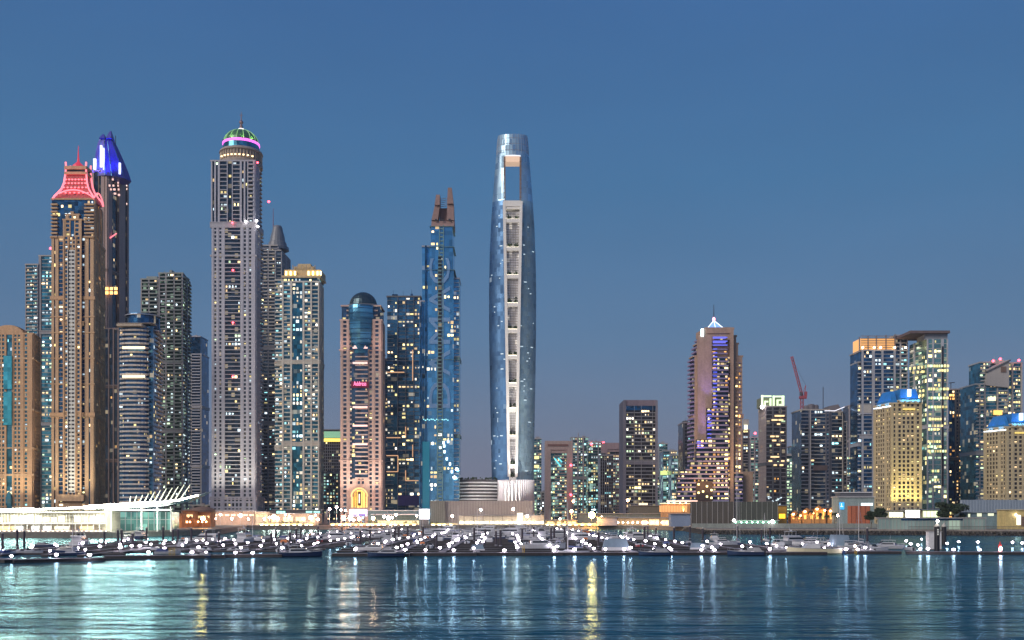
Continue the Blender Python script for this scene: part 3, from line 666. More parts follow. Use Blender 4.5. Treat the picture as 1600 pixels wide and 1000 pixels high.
taper(674, 684, 679, 687, 344, 320); taper(679, 687, 681, 687, 320, 303); taper(698, 709.5, 698.5, 708.5, 344, 318); taper(698.5, 708.5, 699.5, 705.5, 318, 292)
taper(674, 709.5, 674, 709.5, 354, 345, -1, 20); taper(686, 699, 686, 699, 345, 320, 8, 16)
m.build('twin_fins', FIN, t.r)
m = MB()
for px in (679.5, 690, 701): m.box(X(px, D), X(px+3.5, D), D-1.3, D-.9, Z(346, D), Z(342.5, D))
m.build('fin_opening', BLACK, t.r)
m = MB()
for i in range(5): m.tube((X(687, D), D+6, Z(308+i*3, D)), (X(699, D), D+6, Z(306+i*3, D)), .25)
m.build('linking_bars', STEEL, t.r)
LET = wall('pale_blue_film', (.17,.33,.58), .1, .3)
for ch_, yc, sz in (('D', 617, 1), ('A', 567, 1), ('M', 517, 1), ('A', 468, 1), ('C', 424, 1)):
    o = text_mesh('letter', ch_, LET, t.r, (X(687, D), D-.75, Z(yc, D)), 26*k, (math.pi/2, 0, math.pi/2*0), .12)
    o.rotation_euler = (0, 0, 0)
    from mathutils import Matrix
    M_ = Matrix.Rotation(math.pi/2, 4, 'X') @ Matrix.Rotation(math.pi/2, 4, 'Z')
    vs = [v.co for v in o.data.vertices]; w_ = max(v.x for v in vs)-min(v.x for v in vs); h_ = max(v.y for v in vs)-min(v.y for v in vs)
    mx, my = (max(v.x for v in vs)+min(v.x for v in vs))/2, (max(v.y for v in vs)+min(v.y for v in vs))/2
    for v in o.data.vertices: v.co.x = (v.co.x-mx)*(41*k/w_); v.co.y = (v.co.y-my)*(33*k/h_)
    o.rotation_euler = M_.to_euler()
m = MB(); m.box(X(684.7, D), X(690.2, D), D-1.2, D-.8, Z(640, D), Z(400, D)); m.build('centre_spine', SMOKE, t.r)
m = MB()
for i in range(68): m.box(X(684.8, D), X(690, D), D-1.7, D-1.2, Z(790-i*5.8, D), Z(788.4-i*5.8, D))
m.build('balcony_slat', t.wm, t.r)
rr_ = random.Random(8)
for (x, y) in ((694,697),(694.5,706),(698,717),(703,725),(706,737),(676,693),(700,690),(693,692),(688,700)): lit_object(t.r, (X(x, D-2), D-1.4, Z(y, D)), (1,0), 1.6, 2.4, 'C', 2)
for i in range(14): lit_object(t.r, (X(662+i*2.9, D-2), D-1.5, Z(656+rr_.uniform(-1,1), D)), (1,0), 1.0, .8, 'T', 1)
t.bar('teal_wash_panel', 660, 671, 690, 812, em('painted_teal_wash', (.01,.22,.34), .35), off=-1.2, th=.4)  # glowing panel stands in for teal light on the tower foot
beacon(t.r, 713.5, 733, D-6, 1.1, 'lamp_white', 'floodlight'); beacon(t.r, 710, 746, D-6, 1.2, 'lamp_white', 'floodlight'); t.done()
# ================================================================ the tall lens-shaped tower in the middle
D = 900; k = D/F
R_ = root('lens_tower', 'tallest glass tower, slim and bulging, with an open white spine and a hollow top', 'skyscraper', (X(801, D), D, GZ))
cx = X(801, D); PLANT_G = wall('dark_planting', (.03,.06,.03), .4, .9, .8)
SIL = [(800, 32.5), (748, 33), (680, 34.5), (600, 36), (520, 37.2), (450, 37.5), (390, 36.3), (340, 34), (312, 32), (280, 29.6), (250, 27), (238, 26), (203, 23)]
def hw(y):
    for (a, b), (c, d) in zip(SIL, SIL[1:]):
        if c <= y <= a: return d+(b-d)*(y-c)/(a-c)
    return SIL[0][1] if y > 800 else SIL[-1][1]
def spw(y): return 5.6+(max(0, min(1, (745-y)/430)))*7.6     # half width of the open spine
def lobe(side, y0, y1, step, inner, dep=.62, mat=None, name='glass_shell', off=0):
    m = MB(); rings = []; y = y0
    ys = []
    while y > y1: ys.append(y); y -= step
    ys.append(y1)
    for y in ys:
        a = hw(y)*k; s = inner(y)*k; z = Z(y, D); r = []
        t0 = math.asin(min(.98, s/a))
        for i in range(13):
            t = t0+(math.pi/2-t0)*i/12
            r.append((cx+side*a*math.sin(t), D+a*dep*(1-math.cos(t)) + 0, z))
        for i in range(1, 8):
            t = math.pi/2*(i/7); r.append((cx+side*(a*math.cos(t)+s*(1-math.cos(t))), D+a*dep+a*dep*math.sin(t), z))
        rings.append(r if side > 0 else r[::-1])
    m.loft(rings)
    return m.build(name, mat, R_, smooth=False)
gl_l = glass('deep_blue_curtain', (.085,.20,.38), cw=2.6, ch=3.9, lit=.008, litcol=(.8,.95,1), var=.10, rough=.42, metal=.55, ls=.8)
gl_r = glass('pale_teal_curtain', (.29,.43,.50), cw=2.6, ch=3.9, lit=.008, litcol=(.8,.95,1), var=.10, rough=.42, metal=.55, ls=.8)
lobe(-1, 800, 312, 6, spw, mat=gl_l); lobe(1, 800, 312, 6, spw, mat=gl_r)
crg = glass('crown_glass', (.34,.52,.66), cw=3.2, ch=5.5, lit=0, var=.12, rough=.36, metal=.7)
lobe(-1, 312, 238, 6, lambda y: 12.5, mat=crg, name='crown_shell'); lobe(1, 312, 238, 6, lambda y: 12.5, mat=crg, name='crown_shell')
m = MB(); rings = []
for y, a in ((243, 26.3), (238, 26), (225, 25.3), (212, 24.3), (205, 23.3)):
    rings.append([(cx+a*k*math.cos(t*math.pi/16), D+16+a*k*.62*math.sin(t*math.pi/16)*1.15, Z(y-(2 if y == 205 else 0)*math.cos(t*math.pi/16)**2, D)) for t in range(32)])
m.loft(rings, cap=False); m.build('crown_drum', crg, R_)
m = MB()
rings = [[(cx+26.6*k*math.cos(t*math.pi/16), D+16+26.6*k*.62*1.15*math.sin(t*math.pi/16), Z(y, D)) for t in range(32)] for y in (244, 241.5)]
m.loft(rings); m.build('crown_soffit', NAVYG, R_)
m = MB()
rings = [[(cx+(26.5)*k*math.cos(t*math.pi/16), D+16+26.5*k*.62*1.15*math.sin(t*math.pi/16), Z(y, D)) for t in range(32)] for y in (241, 238.5)]
m.loft(rings); m.build('light_ring', em('crown_ring_glow', (.85,.9,1), .9), R_)
m = MB()
for t in range(32):
    a0 = t*math.pi/16
    for (y0, q0), (y1, q1) in (((238, 26.1), (225, 25.4)), ((225, 25.4), (212, 24.4)), ((212, 24.4), (204, 23.4))):
        m.tube((cx+q0*k*math.cos(a0), D+16+q0*k*.713*math.sin(a0), Z(y0, D)), (cx+q1*k*math.cos(a0), D+16+q1*k*.713*math.sin(a0), Z(y1, D)), .16, 4)
for q, y in ((25.7, 230), (25, 220), (24.2, 211)):
    m.lathe(cx, D+16, [(q*k, Z(y+.4, D)), (q*k*1.01, Z(y, D)), (q*k, Z(y-.4, D))], 32, cap=False, sy=.713)
m.build('crown_mullions', STEEL, R_)
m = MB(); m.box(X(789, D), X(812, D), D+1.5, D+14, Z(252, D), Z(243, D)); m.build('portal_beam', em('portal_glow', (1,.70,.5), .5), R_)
for px in (787, 812):
    m = MB(); m.box(X(px, D), X(px+2.6, D), D+1, D+14, Z(312, D), Z(244, D))
    for kk in range(9): m.box(X(px-.3, D), X(px+2.9, D), D+.6, D+1, Z(308-kk*7, D), Z(307-kk*7, D))
    m.build('portal_column', wall('bronze_brown', (.26,.18,.14), .15, .5), R_)
SPW = wall('spine_white', (.84,.83,.78), .06, .5)
m = MB()
ys = [315+(745-315)*i/30 for i in range(31)]
for a, c in zip(ys, ys[1:]):
    for sg in (-1, 1):
        xa, xc = cx+sg*spw(a)*k, cx+sg*spw(c)*k
        m.loft([[(xc-1.25, D-1.6, Z(c, D)), (xc+1.25, D-1.6, Z(c, D)), (xc+.75, D+3, Z(c, D)), (xc-.75, D+3, Z(c, D))], [(xa-1.25, D-1.6, Z(a, D)), (xa+1.25, D-1.6, Z(a, D)), (xa+.75, D+3, Z(a, D)), (xa-.75, D+3, Z(a, D))]])
LV = [345, 389, 432, 476, 517, 558, 601, 640, 683, 729, 748]
for y in LV:
    w_ = spw(y)*k; m.box(cx-w_, cx+w_, D-1.3, D+6, Z(y+2.9, D), Z(y-2.6, D))
w_ = spw(315)*k; m.box(cx-w_, cx+w_, D-1.5, D+6, Z(323, D), Z(314, D)); m.box(cx-w_, cx+w_, D-.9, D+6, Z(327, D), Z(323.4, D))
m.build('spine_frame', SPW, R_)
m = MB(); m.box(X(788, D), X(814, D), D+2.0, D+16, GZ, Z(330, D)); m.build('recessed_glazing', glass('grey_curtain', (.66,.66,.68), cw=2.4, ch=3.6, lit=.12, var=.2, metal=0, rough=.4, litcol=(1,.9,.75), ls=.5), R_)
m = MB()
for i in range(105):
    y = 742-i*4; w_ = spw(y)*k; m.box(cx-w_, cx+w_, D+1.6, D+2.1, Z(y, D), Z(y-.8, D))
for f in (-.6, -.2, .2, .6):
    m.box(cx+f*6*k-.12, cx+f*6*k+.12, D+1.5, D+2.05, Z(745, D), Z(330, D))
m.build('curtain_mullions', wall('mullion_grey', (.36,.35,.34)), R_)
rn = random.Random(3)
for y in [330]+LV[:-1]:
    yb = (y if y != 330 else 343)-2.6 if False else y
for y in LV:
    m = MB()
    for f in (-.45, .45):
        px = cx+f*spw(y)*k; zb = Z(y-2.6, D)
        for q in range(26):
            a, b, c = rn.gauss(0, .9), rn.gauss(0, .7), abs(rn.gauss(1.8, 1)); s_ = rn.uniform(.4, .8)
            m.quad((px+a-s_, D+.4+b*.6, zb+c-s_*.6), (px+a+s_, D+1+b+rn.uniform(-.4, .4), zb+c-s_*.4), (px+a+s_*.6, D+.4+b*.6, zb+c+s_*.7), (px+a-s_*.7, D+1+b+.3, zb+c+s_*.6))
    m.build('terrace_planting', PLANT_G, R_)
m = MB()   # terrace up-lights wash the frame
for y in LV[:-1]:
    w_ = spw(y)*k; m.box(cx-w_+1, cx+w_-1, D-.6, D-.2, Z(y-3.0, D), Z(y-2.6, D))
m.build('terrace_light', em('terrace_glow', (1,.88,.66), 9.0, True), R_)
for i in range(46):
    sg = rn.choice((-1, 1)); y = rn.uniform(335, 740); a = hw(y)*k; t = rn.uniform(.35, 1.1)
    if math.sin(t)*hw(y) < spw(y)+3: continue
    lit_object(R_, (cx+sg*a*math.sin(t), D+a*.62*(1-math.cos(t))-.35, Z(y, D)), (math.cos(t), sg*math.sin(t)*.62), rn.choice((1.0,1.6,2.6)), .8, 'C', 0)
# podium: louvred drum and ribbed white base
RIBW = wall('white_folded_panel', (.62,.60,.62), .05, .5)
m = MB(); c2 = X(744, D-12); m.lathe(c2, D+12, [(36.5*k, GZ), (36.5*k, Z(749, D))], 36, sy=.9); m.build('podium_drum', wall('podium_grey', (.07,.07,.075)), R_)
m = MB()
for i in range(7):
    y = 753+i*5.2; m.lathe(c2, D+12, [(37.2*k, Z(y+2.2, D)), (38.8*k, Z(y+1.4, D)), (38.8*k, Z(y+.2, D)), (37.2*k, Z(y, D))], 36, sy=.9)
m.build('podium_louvre', wall('white_louvre', (.72,.72,.72), .05, .4), R_)
m = MB(); c3 = X(806, D-10); r3 = 28*k; rings = []
for z in (GZ, Z(750, D)):
    rings.append([(c3+(r3+(.9 if t % 2 else 0))*math.cos(math.pi+t*math.pi/48), D+6+(r3*.8+(.9 if t % 2 else 0))*math.sin(math.pi+t*math.pi/48), z) for t in range(49)]+[(c3+r3, D+30, z), (c3-r3, D+30, z)])
m.loft(rings); m.build('podium_base', RIBW, R_)
m = MB()
for px in (789, 794, 799.5, 805, 811): m.box(X(px, D-14), X(px+1.6, D-14), D-15.4, D-13.6, GZ, Z(756, D-14))
m.build('entrance_piers', SPW, R_)
for px in (783, 797, 810, 830): flood(R_, (X(px, D), D-36, 10), (X(px, D), D-8, 60), (1,.95,.92), 70000, 70)  # added floods that whiten the tower foot below the spine
flood(R_, (X(801, D), D-24, Z(752, D)+3), (X(801, D), D, Z(560, D)), (1,.95,.85), 200000, 40)  # added flood, put in to brighten the white spine
flood(R_, (X(730, D-30), D-45, 12), (c2-8, D-16, 24), (1,.95,.9), 30000, 90); flood(R_, (X(758, D-30), D-45, 12), (c2+8, D-16, 24), (1,.95,.9), 30000, 90)
m = MB()
for i in range(60):
    a = math.pi+rn.uniform(.1, .9)*math.pi; px = c2+36*k*math.cos(a); py = D+12+30*k*math.sin(a); s_ = rn.uniform(.5, 1.0); z = Z(749, D)+rn.uniform(0, 1.2)
    m.quad((px-s_, py, z-.4), (px+s_, py+.4, z-.3), (px+s_*.7, py, z+s_), (px-s_*.5, py+.3, z+s_*1.2))
m.build('roof_planting', PLANT_G, R_)

# ================================================================ right half
C1 = wall('concrete_violet', (.36,.32,.33)); SMG = glass('far_green_glass', (.07,.20,.23), lit=.22, litcol=(.6,1,.85), cw=4, ls=.5)
def simple(name, label, D, x0, x1, yt, wm, am, gm, pat, p=.12, pal='WYCTG', d=30, roofn=2, cap=60, cat='skyscraper', extra=None, side=None, **kw):
    t = Tower(name, label, D, (x0+x1)/2, wm, am, gm, p=p, pal=pal, cap=cap, cat=cat)
    if side: t.vol(side[0], side[1], side[2], yt, None, pat, side[3], d=d, side='L', **kw)
    else: t.vol(x0, x1, x1, yt, None, pat, None, d=d, **kw)
    if roofn: t.rooftop(x0+1, x1-1, yt, roofn, 3)
    if extra: extra(t)
    t.done(); return t
simple('apartment_tower', 'narrow teal topped tower directly right of the tallest tower', 1350, 833, 846, 686, GREY, PALE, SMG, 'w.5 g3 w.5 H4', extra=lambda t: [lit_object(t.r, (X(838.5, 1348), 1348.6, Z(y, 1350)), (1,0), 6, 4, 'Y', 1) for y in (715, 729)])
# frame building
def frame_tower(label, x0, x1, yt, D, th, cap_h, inner_top, wm, pat, p=.2):
    t = Tower('frame_tower', label, D, (x0+x1)/2, wm, wm, SMG, p=p, pal='CWGY', cap=70)
    t.vol(x0+th, x1-th, x1-th, inner_top, None, pat, None, d=30, off=2)
    t.w.box(X(x0, D), X(x0+th, D), D-2, D+28, GZ, Z(yt+cap_h, D)); t.w.box(X(x1-th, D), X(x1, D), D-2, D+28, GZ, Z(yt+cap_h, D))
    t.w.box(X(x0, D), X(x1, D), D-2, D+28, Z(yt+cap_h, D), Z(yt, D)); t.w.box(X(x0+th, D), X(x1-th, D), D-1, D+2, Z(inner_top, D), Z(yt+cap_h, D)); return t
t = frame_tower('pale pink stone frame tower with teal glass heart, right of the tallest tower', 852, 894, 689, 1250, 8.5, 14, 708, wall('rose_frame', (.50,.38,.34)), 'g1 n.01 h3')
t.bar('roof_band', 856, 888, 694, 697, wall('rust_band', (.24,.13,.11)), off=-2.6); m = MB(); m.tube((X(866,1250), 1248, Z(716,1250)), (X(876,1250), 1248, Z(729,1250)), .8); m.tube((X(872,1250), 1248, Z(716,1250)), (X(878,1250), 1248, Z(722,1250)), .8); m.build('light_streak', MATS['teal_glow'], t.r)
for y in (727, 773): beacon(t.r, 892, y, 1240, 1.6)
t.done()
simple('apartment_tower', 'grey concrete tower with twin needles on its roof, right of the pale pink frame tower', 1400, 893, 919, 684, C1, GREY, SMG, 'w1 h3 w1 h3 w1 g3', p=.25, extra=lambda t: (lambda m: (m.tube((X(904,1400),1405,Z(690,1400)),(X(904,1400),1405,Z(676,1400)),.6), m.tube((X(911,1400),1405,Z(690,1400)),(X(911,1400),1405,Z(680,1400)),.6), m.build('needle', C1, t.r)))(MB()))
simple('apartment_tower', 'teal glass tower with two red roof lights behind the promenade', 1320, 919, 944, 691, GREY, GREY, SMG, 'n2 g5 w.5 g4', p=.22, extra=lambda t: [beacon(t.r, x, y, 1318, 1.5) for x, y in ((924,694),(943,692))])
t = frame_tower('second stone frame tower, purple grey, partly hidden by the tall black banded tower', 942, 985, 692, 1280, 7, 10, 706, wall('mauve_frame', (.36,.26,.27)), 'h3 v4', p=.15); t.done()
simple('apartment_tower', 'low dark gridded block between the teal tower and the black banded tower', 1150, 938, 958, 712, DGREY, GREY, SMOKE, 'v1', p=.10, cap=30)
D = 1000; t = Tower('office_tower', 'black tower with white floor bands inside a grey frame, standing alone right of centre', D, 1000, wall('grey_frame', (.24,.23,.27)), wall('white_floor_band', (.36,.36,.38)), SMOKE, p=.11, pal='WYNG', cap=80)
t.vol(977, 1025, 1025, 634, None, 'w1 H10 W.4 H8.4 W.4 H14 W.4 H3 w1', None, d=34, roof=False)
t.w.box(X(973.5, D), X(978, D), D-1.5, D+36, GZ, Z(626, D)); t.w.box(X(1024, D), X(1027.5, D), D-1.5, D+36, GZ, Z(626, D))
t.bar('dark_band', 977, 1025, 634.5, 641, NAVYG, off=-1); m = MB(); m.box(X(974.5, D), X(1026.5, D), D, D+34, Z(634, D), Z(625, D)); m.build('plant_storey', wall('purple_grey_screen', (.27,.22,.26)), t.r); t.done()
simple('apartment_tower', 'teal grey tower with sloping rooftop, right of the black banded tower', 1350, 1028, 1043, 694, GREY, PALE, SMG, 'w1 h3 g3', p=.25)
simple('apartment_tower', 'stepped green glass block with lime lit floor, left of the purple stepped hotel', 1250, 1036, 1058, 705, GREY, PALE, SMG, 'g3 w.5 H3', p=.3, extra=lambda t: t.bar('lit_floor', 1032, 1043, 736, 742, em('lime_floor', (.75,.9,.3), 1.0), off=-2))
simple('apartment_tower', 'low blue green block with bright floor lines, beside the purple stepped hotel', 1200, 1050, 1068, 712, GREY, PALE, SMG, 'g1', p=.3)
simple('apartment_tower', 'dark slim tower behind the left flank of the purple stepped hotel', 1050, 1067, 1082, 661, DGREY, C1, SMOKE, 'w1 h3 w1', p=.06, roofn=2)

# stepped hotel with blue lit balconies
D = 870; HB = wall('hotel_brown_stone', (.40,.28,.22)); LV_ = wall('lavender_balcony', (.26,.22,.38), .08)
t = Tower('stepped_hotel', 'brown stone hotel tower with stepped violet lit balconies and small glowing blue pyramid roof', D, 1118, HB, LV_, DARKG, p=.30, pal='WYYO', cap=95)
t.vol(1089, 1104, 1146, 514, 521, 'w1', 'w1', d=26, side='L'); t.w.box(X(1102, D), X(1146, D), D+1, D+24, Z(522, D), Z(511, D))
for (a, c, y0, y1) in ((1089, 1150, 524, 536), (1084, 1153, 536, 556), (1078, 1159.5, 556, 760)):
    t.vol(a, a+7, c, y0, y1, 'w1', 'r1', d=14, side='L', off=5, p=.03)
t.w.box(X(1090, D), X(1112, D), D-.5, D+4, GZ, Z(524, D)); t.w.box(X(1140.5, D), X(1146, D), D-1, D+4, GZ, Z(520, D))
t.w.box(X(1100, D), X(1146, D), D, D+3, Z(531, D), Z(513, D))
t.facade((X(1112, D), D-.5), (X(1136, D), D-.5), Z(664, D), Z(528, D), 'b1', p=.16)
t.facade((X(1136, D), D-.2), (X(1141, D), D-.2), GZ+8, Z(556, D), 'H1', p=.55)
t.facade((X(1146, D), D+4), (X(1159, D), D+4), GZ, Z(560, D), 'w2 p3 H2', p=.45)
for px in (1062, 1085, 1108, 1130): flood(t.r, (X(px, D), D-20, 14), (X(px, D), D, 80), (1,.60,.22), 70000, 70)
for px, yy in ((1106, 690), (1094, 720), (1108, 640)): flood(t.r, (X(px, D), D-12, Z(yy, D)), (X(px-3, D), D, Z(yy-60, D)), (.2,.15,1), 30000, 50)
steps = [(1111,556),(1104,638),(1097,638),(1087,686),(1088,692),(1080,722),(1071,730),(1064,738),(1057,746)]
cm = [(1112, 560, 640), (1103, 638, 687), (1087, 687, 722), (1078, 722, 729), (1070, 729, 735.5), (1062, 735.5, 742), (1057, 742, 783)]
for (x0, y0, y1) in cm:
    t.g.box(X(x0, D), X(1137, D), D-2.5, D+3, Z(y1, D), Z(y0, D))
    t.facade((X(x0, D), D-2.6), (X(1137, D), D-2.6), Z(y1, D), Z(y0, D), 'b1', p=.62)
m = MB(); m.box(X(1086, D), X(1112, D), D-4.6, D-2.3, Z(783, D), Z(752, D)); m.build('dark_entrance_screen', wall('dark_brown_screen', (.06,.04,.04)), t.r)
for (x, y) in ((1090,757),(1103,760),(1110,766),(1097,768),(1103,776),(1110,778),(1090,770)): lit_object(t.r, (X(x, D), D-4.8, Z(y, D)), (1,0), 1.6, 1.6, 'Y', 2)
for i, y in enumerate(range(528, 700, 6)):   # blue wash lamps at the left ends of the balconies
    xx = 1113 if y < 638 else (1104 if y < 687 else 1088)
    m = MB(); m.box(X(xx, D), X(xx+(22 if i < 3 else 6), D), D-4.3, D-4.0, Z(y+1.0, D), Z(y-.2, D)); m.build('blue_light', em('blue_balcony_glow', (.12,.16,1), .9), t.r)
m = MB(); cx_, cy_ = X(1119, D), D+10
m.loft([[(cx_-6.5, cy_-6.5, Z(511, D)), (cx_+6.5, cy_-6.5, Z(511, D)), (cx_+6.5, cy_+6.5, Z(511, D)), (cx_-6.5, cy_+6.5, Z(511, D))], [(cx_-.8, cy_-.8, Z(499, D)), (cx_+.8, cy_-.8, Z(499, D)), (cx_+.8, cy_+.8, Z(499, D)), (cx_-.8, cy_+.8, Z(499, D))]])
m.build('pyramid_roof', em('blue_pyramid_glow', (.22,.42,1), .95), t.r)
m = MB()
for sx_ in (-1, 1): m.tube((cx_+sx_*6.5, cy_-6.6, Z(511, D)), (cx_+sx_*.8, cy_-.9, Z(499, D)), .35)
m.tube((cx_, cy_-6.6, Z(511, D)), (cx_, cy_-.9, Z(499, D)), .25); m.build('roof_rib', em('white_rib_glow', (.8,.9,1), 1.6), t.r)
m = MB(); m.tube((cx_, cy_, Z(500, D)), (cx_, cy_, Z(472, D)), .45, 5, 0, .2); m.build('mast', BLACK, t.r)
m = MB(); m.lathe(cx_, cy_, [(.4, Z(499, D)), (1.2, Z(497, D)), (1.2, Z(494, D)), (.3, Z(492, D))], 8); m.build('roof_lamp', em('pink_lamp', (1,.3,.4), 4), t.r)
m = MB(); m.box(X(1095, D), X(1099, D), D-1.5, D, Z(526, D), Z(514, D)); m.build('sign_glow', em('sign_daylight', (.7,.95,1), 3.5), t.r)
for i, px in enumerate((1117.5, 1120.3, 1124, 1126)):
    m = MB(); m.box(X(px, D), X(px+.9, D), D-.8, D, Z(521, D), Z(513.5+(i%2)*1.5, D)); m.build('emblem_bar', PALE, t.r)
for (y0, y1) in ((526, 529), (533, 536)): t.bar('balcony_light', 1114, 1134, y0, y1, em('violet_glow', (.25,.25,1), .55), off=-2.2)
t.bar('blank_wing', 1160, 1177, 737, 800, wall('tan_render', (.36,.25,.18)), off=4, th=20)
t.vol(1148, 1160, 1160, 740, None, 'r1', None, d=14, off=-1, p=.3); t.done(HB)

simple('apartment_tower', 'distant slim tower with bright rooftop lamp just right of the stepped hotel', 1300, 1159, 1171, 672, DGREY, C1, SMOKE, 'w1 H3 w1', p=.05, roofn=0, extra=lambda t: (t.bar('crown_light', 1163, 1168, 664, 671, em('cream_glow', (1,.95,.6), 2)), t.bar('crown_frame', 1161, 1170, 655, 664, PALE, off=2)))
simple('apartment_tower', 'distant pale violet slab with red roof beacon, left of the square crowned tower', 1300, 1171, 1187, 684, C1, WHITE, SMG, 'w1 h3 w1 h3 w1', p=.07, roofn=1, extra=lambda t: beacon(t.r, 1180, 677, 1290, 1.5))
D = 1010; t = Tower('apartment_tower', 'dark tower with glowing pale green geometric roof screens left of the crane', D, 1208, DGREY, C1, SMOKE, p=.045, pal='WOWG', cap=60)
t.vol(1186, 1197, 1229, 636, None, 'h4 w1 h4 w1 g3 w.7', 'v1', d=26, side='L', fh=4)
m = MB()
for (x0, x1, y0, y1) in ((1190,1206,617.5,620),(1190,1193,617,636),(1203,1206,622,636),(1195,1201,626,628.5),(1195,1197,626,636),(1208,1226,618,620.5),(1208,1211,618,636),(1214,1217,624,636),(1217,1224,624,626),(1222,1226,618,636),(1218,1222,631,634)):
    m.box(X(x0, D), X(x1, D), D+1, D+2, Z(y1, D), Z(y0, D))
m.build('roof_screen', em('green_white_screen', (.82,1,.66), 1.0), t.r); m = MB(); m.box(X(1190, D), X(1226, D), D+2.5, D+20, Z(636, D), Z(621, D)); m.build('roof_plant', wall('olive_plant', (.22,.25,.16)), t.r)
beacon(t.r, 1191, 636, D-3, 1.8, 'lamp_white', 'floodlight'); 
for i in range(26): lit_object(t.r, (X(1203+t.rn.uniform(0, 20), D-1), D-1.6, Z(650+t.rn.randint(0, 12)*6.4, D)), (1,0), 3.2, 1.5, 'W', 1)
for i in range(30): lit_object(t.r, (X(1200+t.rn.uniform(0, 22), D-1), D-1.6, Z(775+t.rn.uniform(0, 22), D)), (1,0), 1.2, 1.0, 'C', t.rn.choice((0,1)))
t.done()
simple('apartment_tower', 'lower block with lime green windows, below the red crane', 1200, 1229, 1241, 712, GREY, PALE, SMG, 'g3 w1', p=.35, pal='GYG')
simple('apartment_tower', 'grey slab with brown top floor behind the crane mast', 1250, 1241, 1252, 697, PALE, BROWN, SMG, 'w1 h3 w1', p=.1)
D = 1000; t = Tower('apartment_tower', 'broad dark blue grey tower with rounded roof blocks, right of the red crane', D, 1287, wall('slate_wall', (.17,.18,.22)), PALE, glass('slate_blue_glass', (.07,.12,.18), lit=.05), p=.035, pal='WCT', cap=50)
t.vol(1252, 1296, 1296, 641, None, 'h6 w1 W.8 h3 H9 w.5 p3', None, d=34); t.vol(1296, 1316, 1320, 644, None, 'w1 g6', 'v1', d=32, off=2); t.vol(1318, 1323, 1323, 659, None, 'v1', None, d=30, off=4)
m = MB()
for (px, y, r_) in ((1265, 634, 5), (1272, 632, 6), (1279, 633, 5)): m.lathe(X(px, D), D+10, [(r_*.62, Z(641, D)), (r_*.62, Z(y, D)), (r_*.45, Z(y-2, D))], 12)
m.loft([[(X(1297, D), D+2, Z(644, D)), (X(1318, D), D+2, Z(644, D)), (X(1318, D), D+24, Z(644, D)), (X(1297, D), D+24, Z(644, D))], [(X(1297, D), D+4, Z(634, D)), (X(1312, D), D+4, Z(631, D)), (X(1312, D), D+20, Z(631, D)), (X(1297, D), D+20, Z(634, D))]])
m.build('roof_block', wall('roof_slate', (.16,.15,.17)), t.r); m = MB(); m.tube((X(1290, D), D+8, Z(641, D)), (X(1290, D), D+8, Z(603, D)), .35); m.build('mast', BLACK, t.r)
m = MB(); m.tube((X(1288, D), D-1, Z(642, D)), (X(1304, D), D-1, Z(642, D)), .35); m.tube((X(1304, D), D-1, Z(642, D)), (X(1319, D), D-1, Z(636, D)), .35); m.build('roof_light_line', em('white_line', (.9,.9,1), 1.2), t.r)
t.bar('brown_band', 1271, 1293, 727, 735, wall('band_brown', (.13,.10,.10))); t.done()
simple('office_block', 'distant low blue grey block left of the orange crowned tower', 1450, 1322, 1345, 714, GREY, C1, SMG, 'g2 w1 h3', p=.12, cat='building')
simple('apartment_tower', 'distant thin pale tower seen in the gap left of the orange crowned tower', 1800, 1326, 1332, 634, C1, C1, SMOKE, 'w1 h2', p=.02, roofn=0)
# orange crowned tower
D = 960; t = Tower('apartment_tower', 'dark blue tower with white piers and a glowing orange louvred crown', D, 1380, wall('white_pier', (.36,.38,.44), .1), GREY, NAVYG, p=.09, pal='CWTYC', cap=80)
t.vol(1340, 1346, 1346, 566, None, 'h1', None, d=20, off=3); t.vol(1346, 1399, 1399, 548, None, 'w1 H4.5 w1.4 H3.6 w1 H5.4 w1', None, d=32)
t.vol(1399, 1418, 1418, 524, None, 'h3 w1 b4 w.7', None, d=28, off=3)
m = MB(); m.box(X(1346, D), X(1398, D), D+1.5, D+24, Z(548, D), Z(528, D)); m.build('crown', em('orange_crown_glow', (1,.50,.17), .8), t.r)
m = MB()
for i in range(7): m.box(X(1345.5, D), X(1399, D), D-.2, D+1.0, Z(547-i*3.6, D), Z(546.2-i*3.6, D))
for px in (1342.5, 1356, 1369, 1384, 1398): m.box(X(px, D), X(px+1, D), D-.6, D+1.2, Z(548, D), Z(522+ (1398-px)*.08, D))
m.build('crown_louvre', wall('crown_metal', (.28,.24,.24), .1, .4, .2, .4), t.r)
for px in (1348, 1366, 1376, 1398, 1415): beacon(t.r, px, 543, D-1.5, .9, 'lamp_warm', 'crown_lamp')
t.bar('ledge', 1340, 1364, 645.4, 646.8, WHITE); t.bar('service_band', 1344, 1362, 632, 645, PALE, off=-.8); t.done()
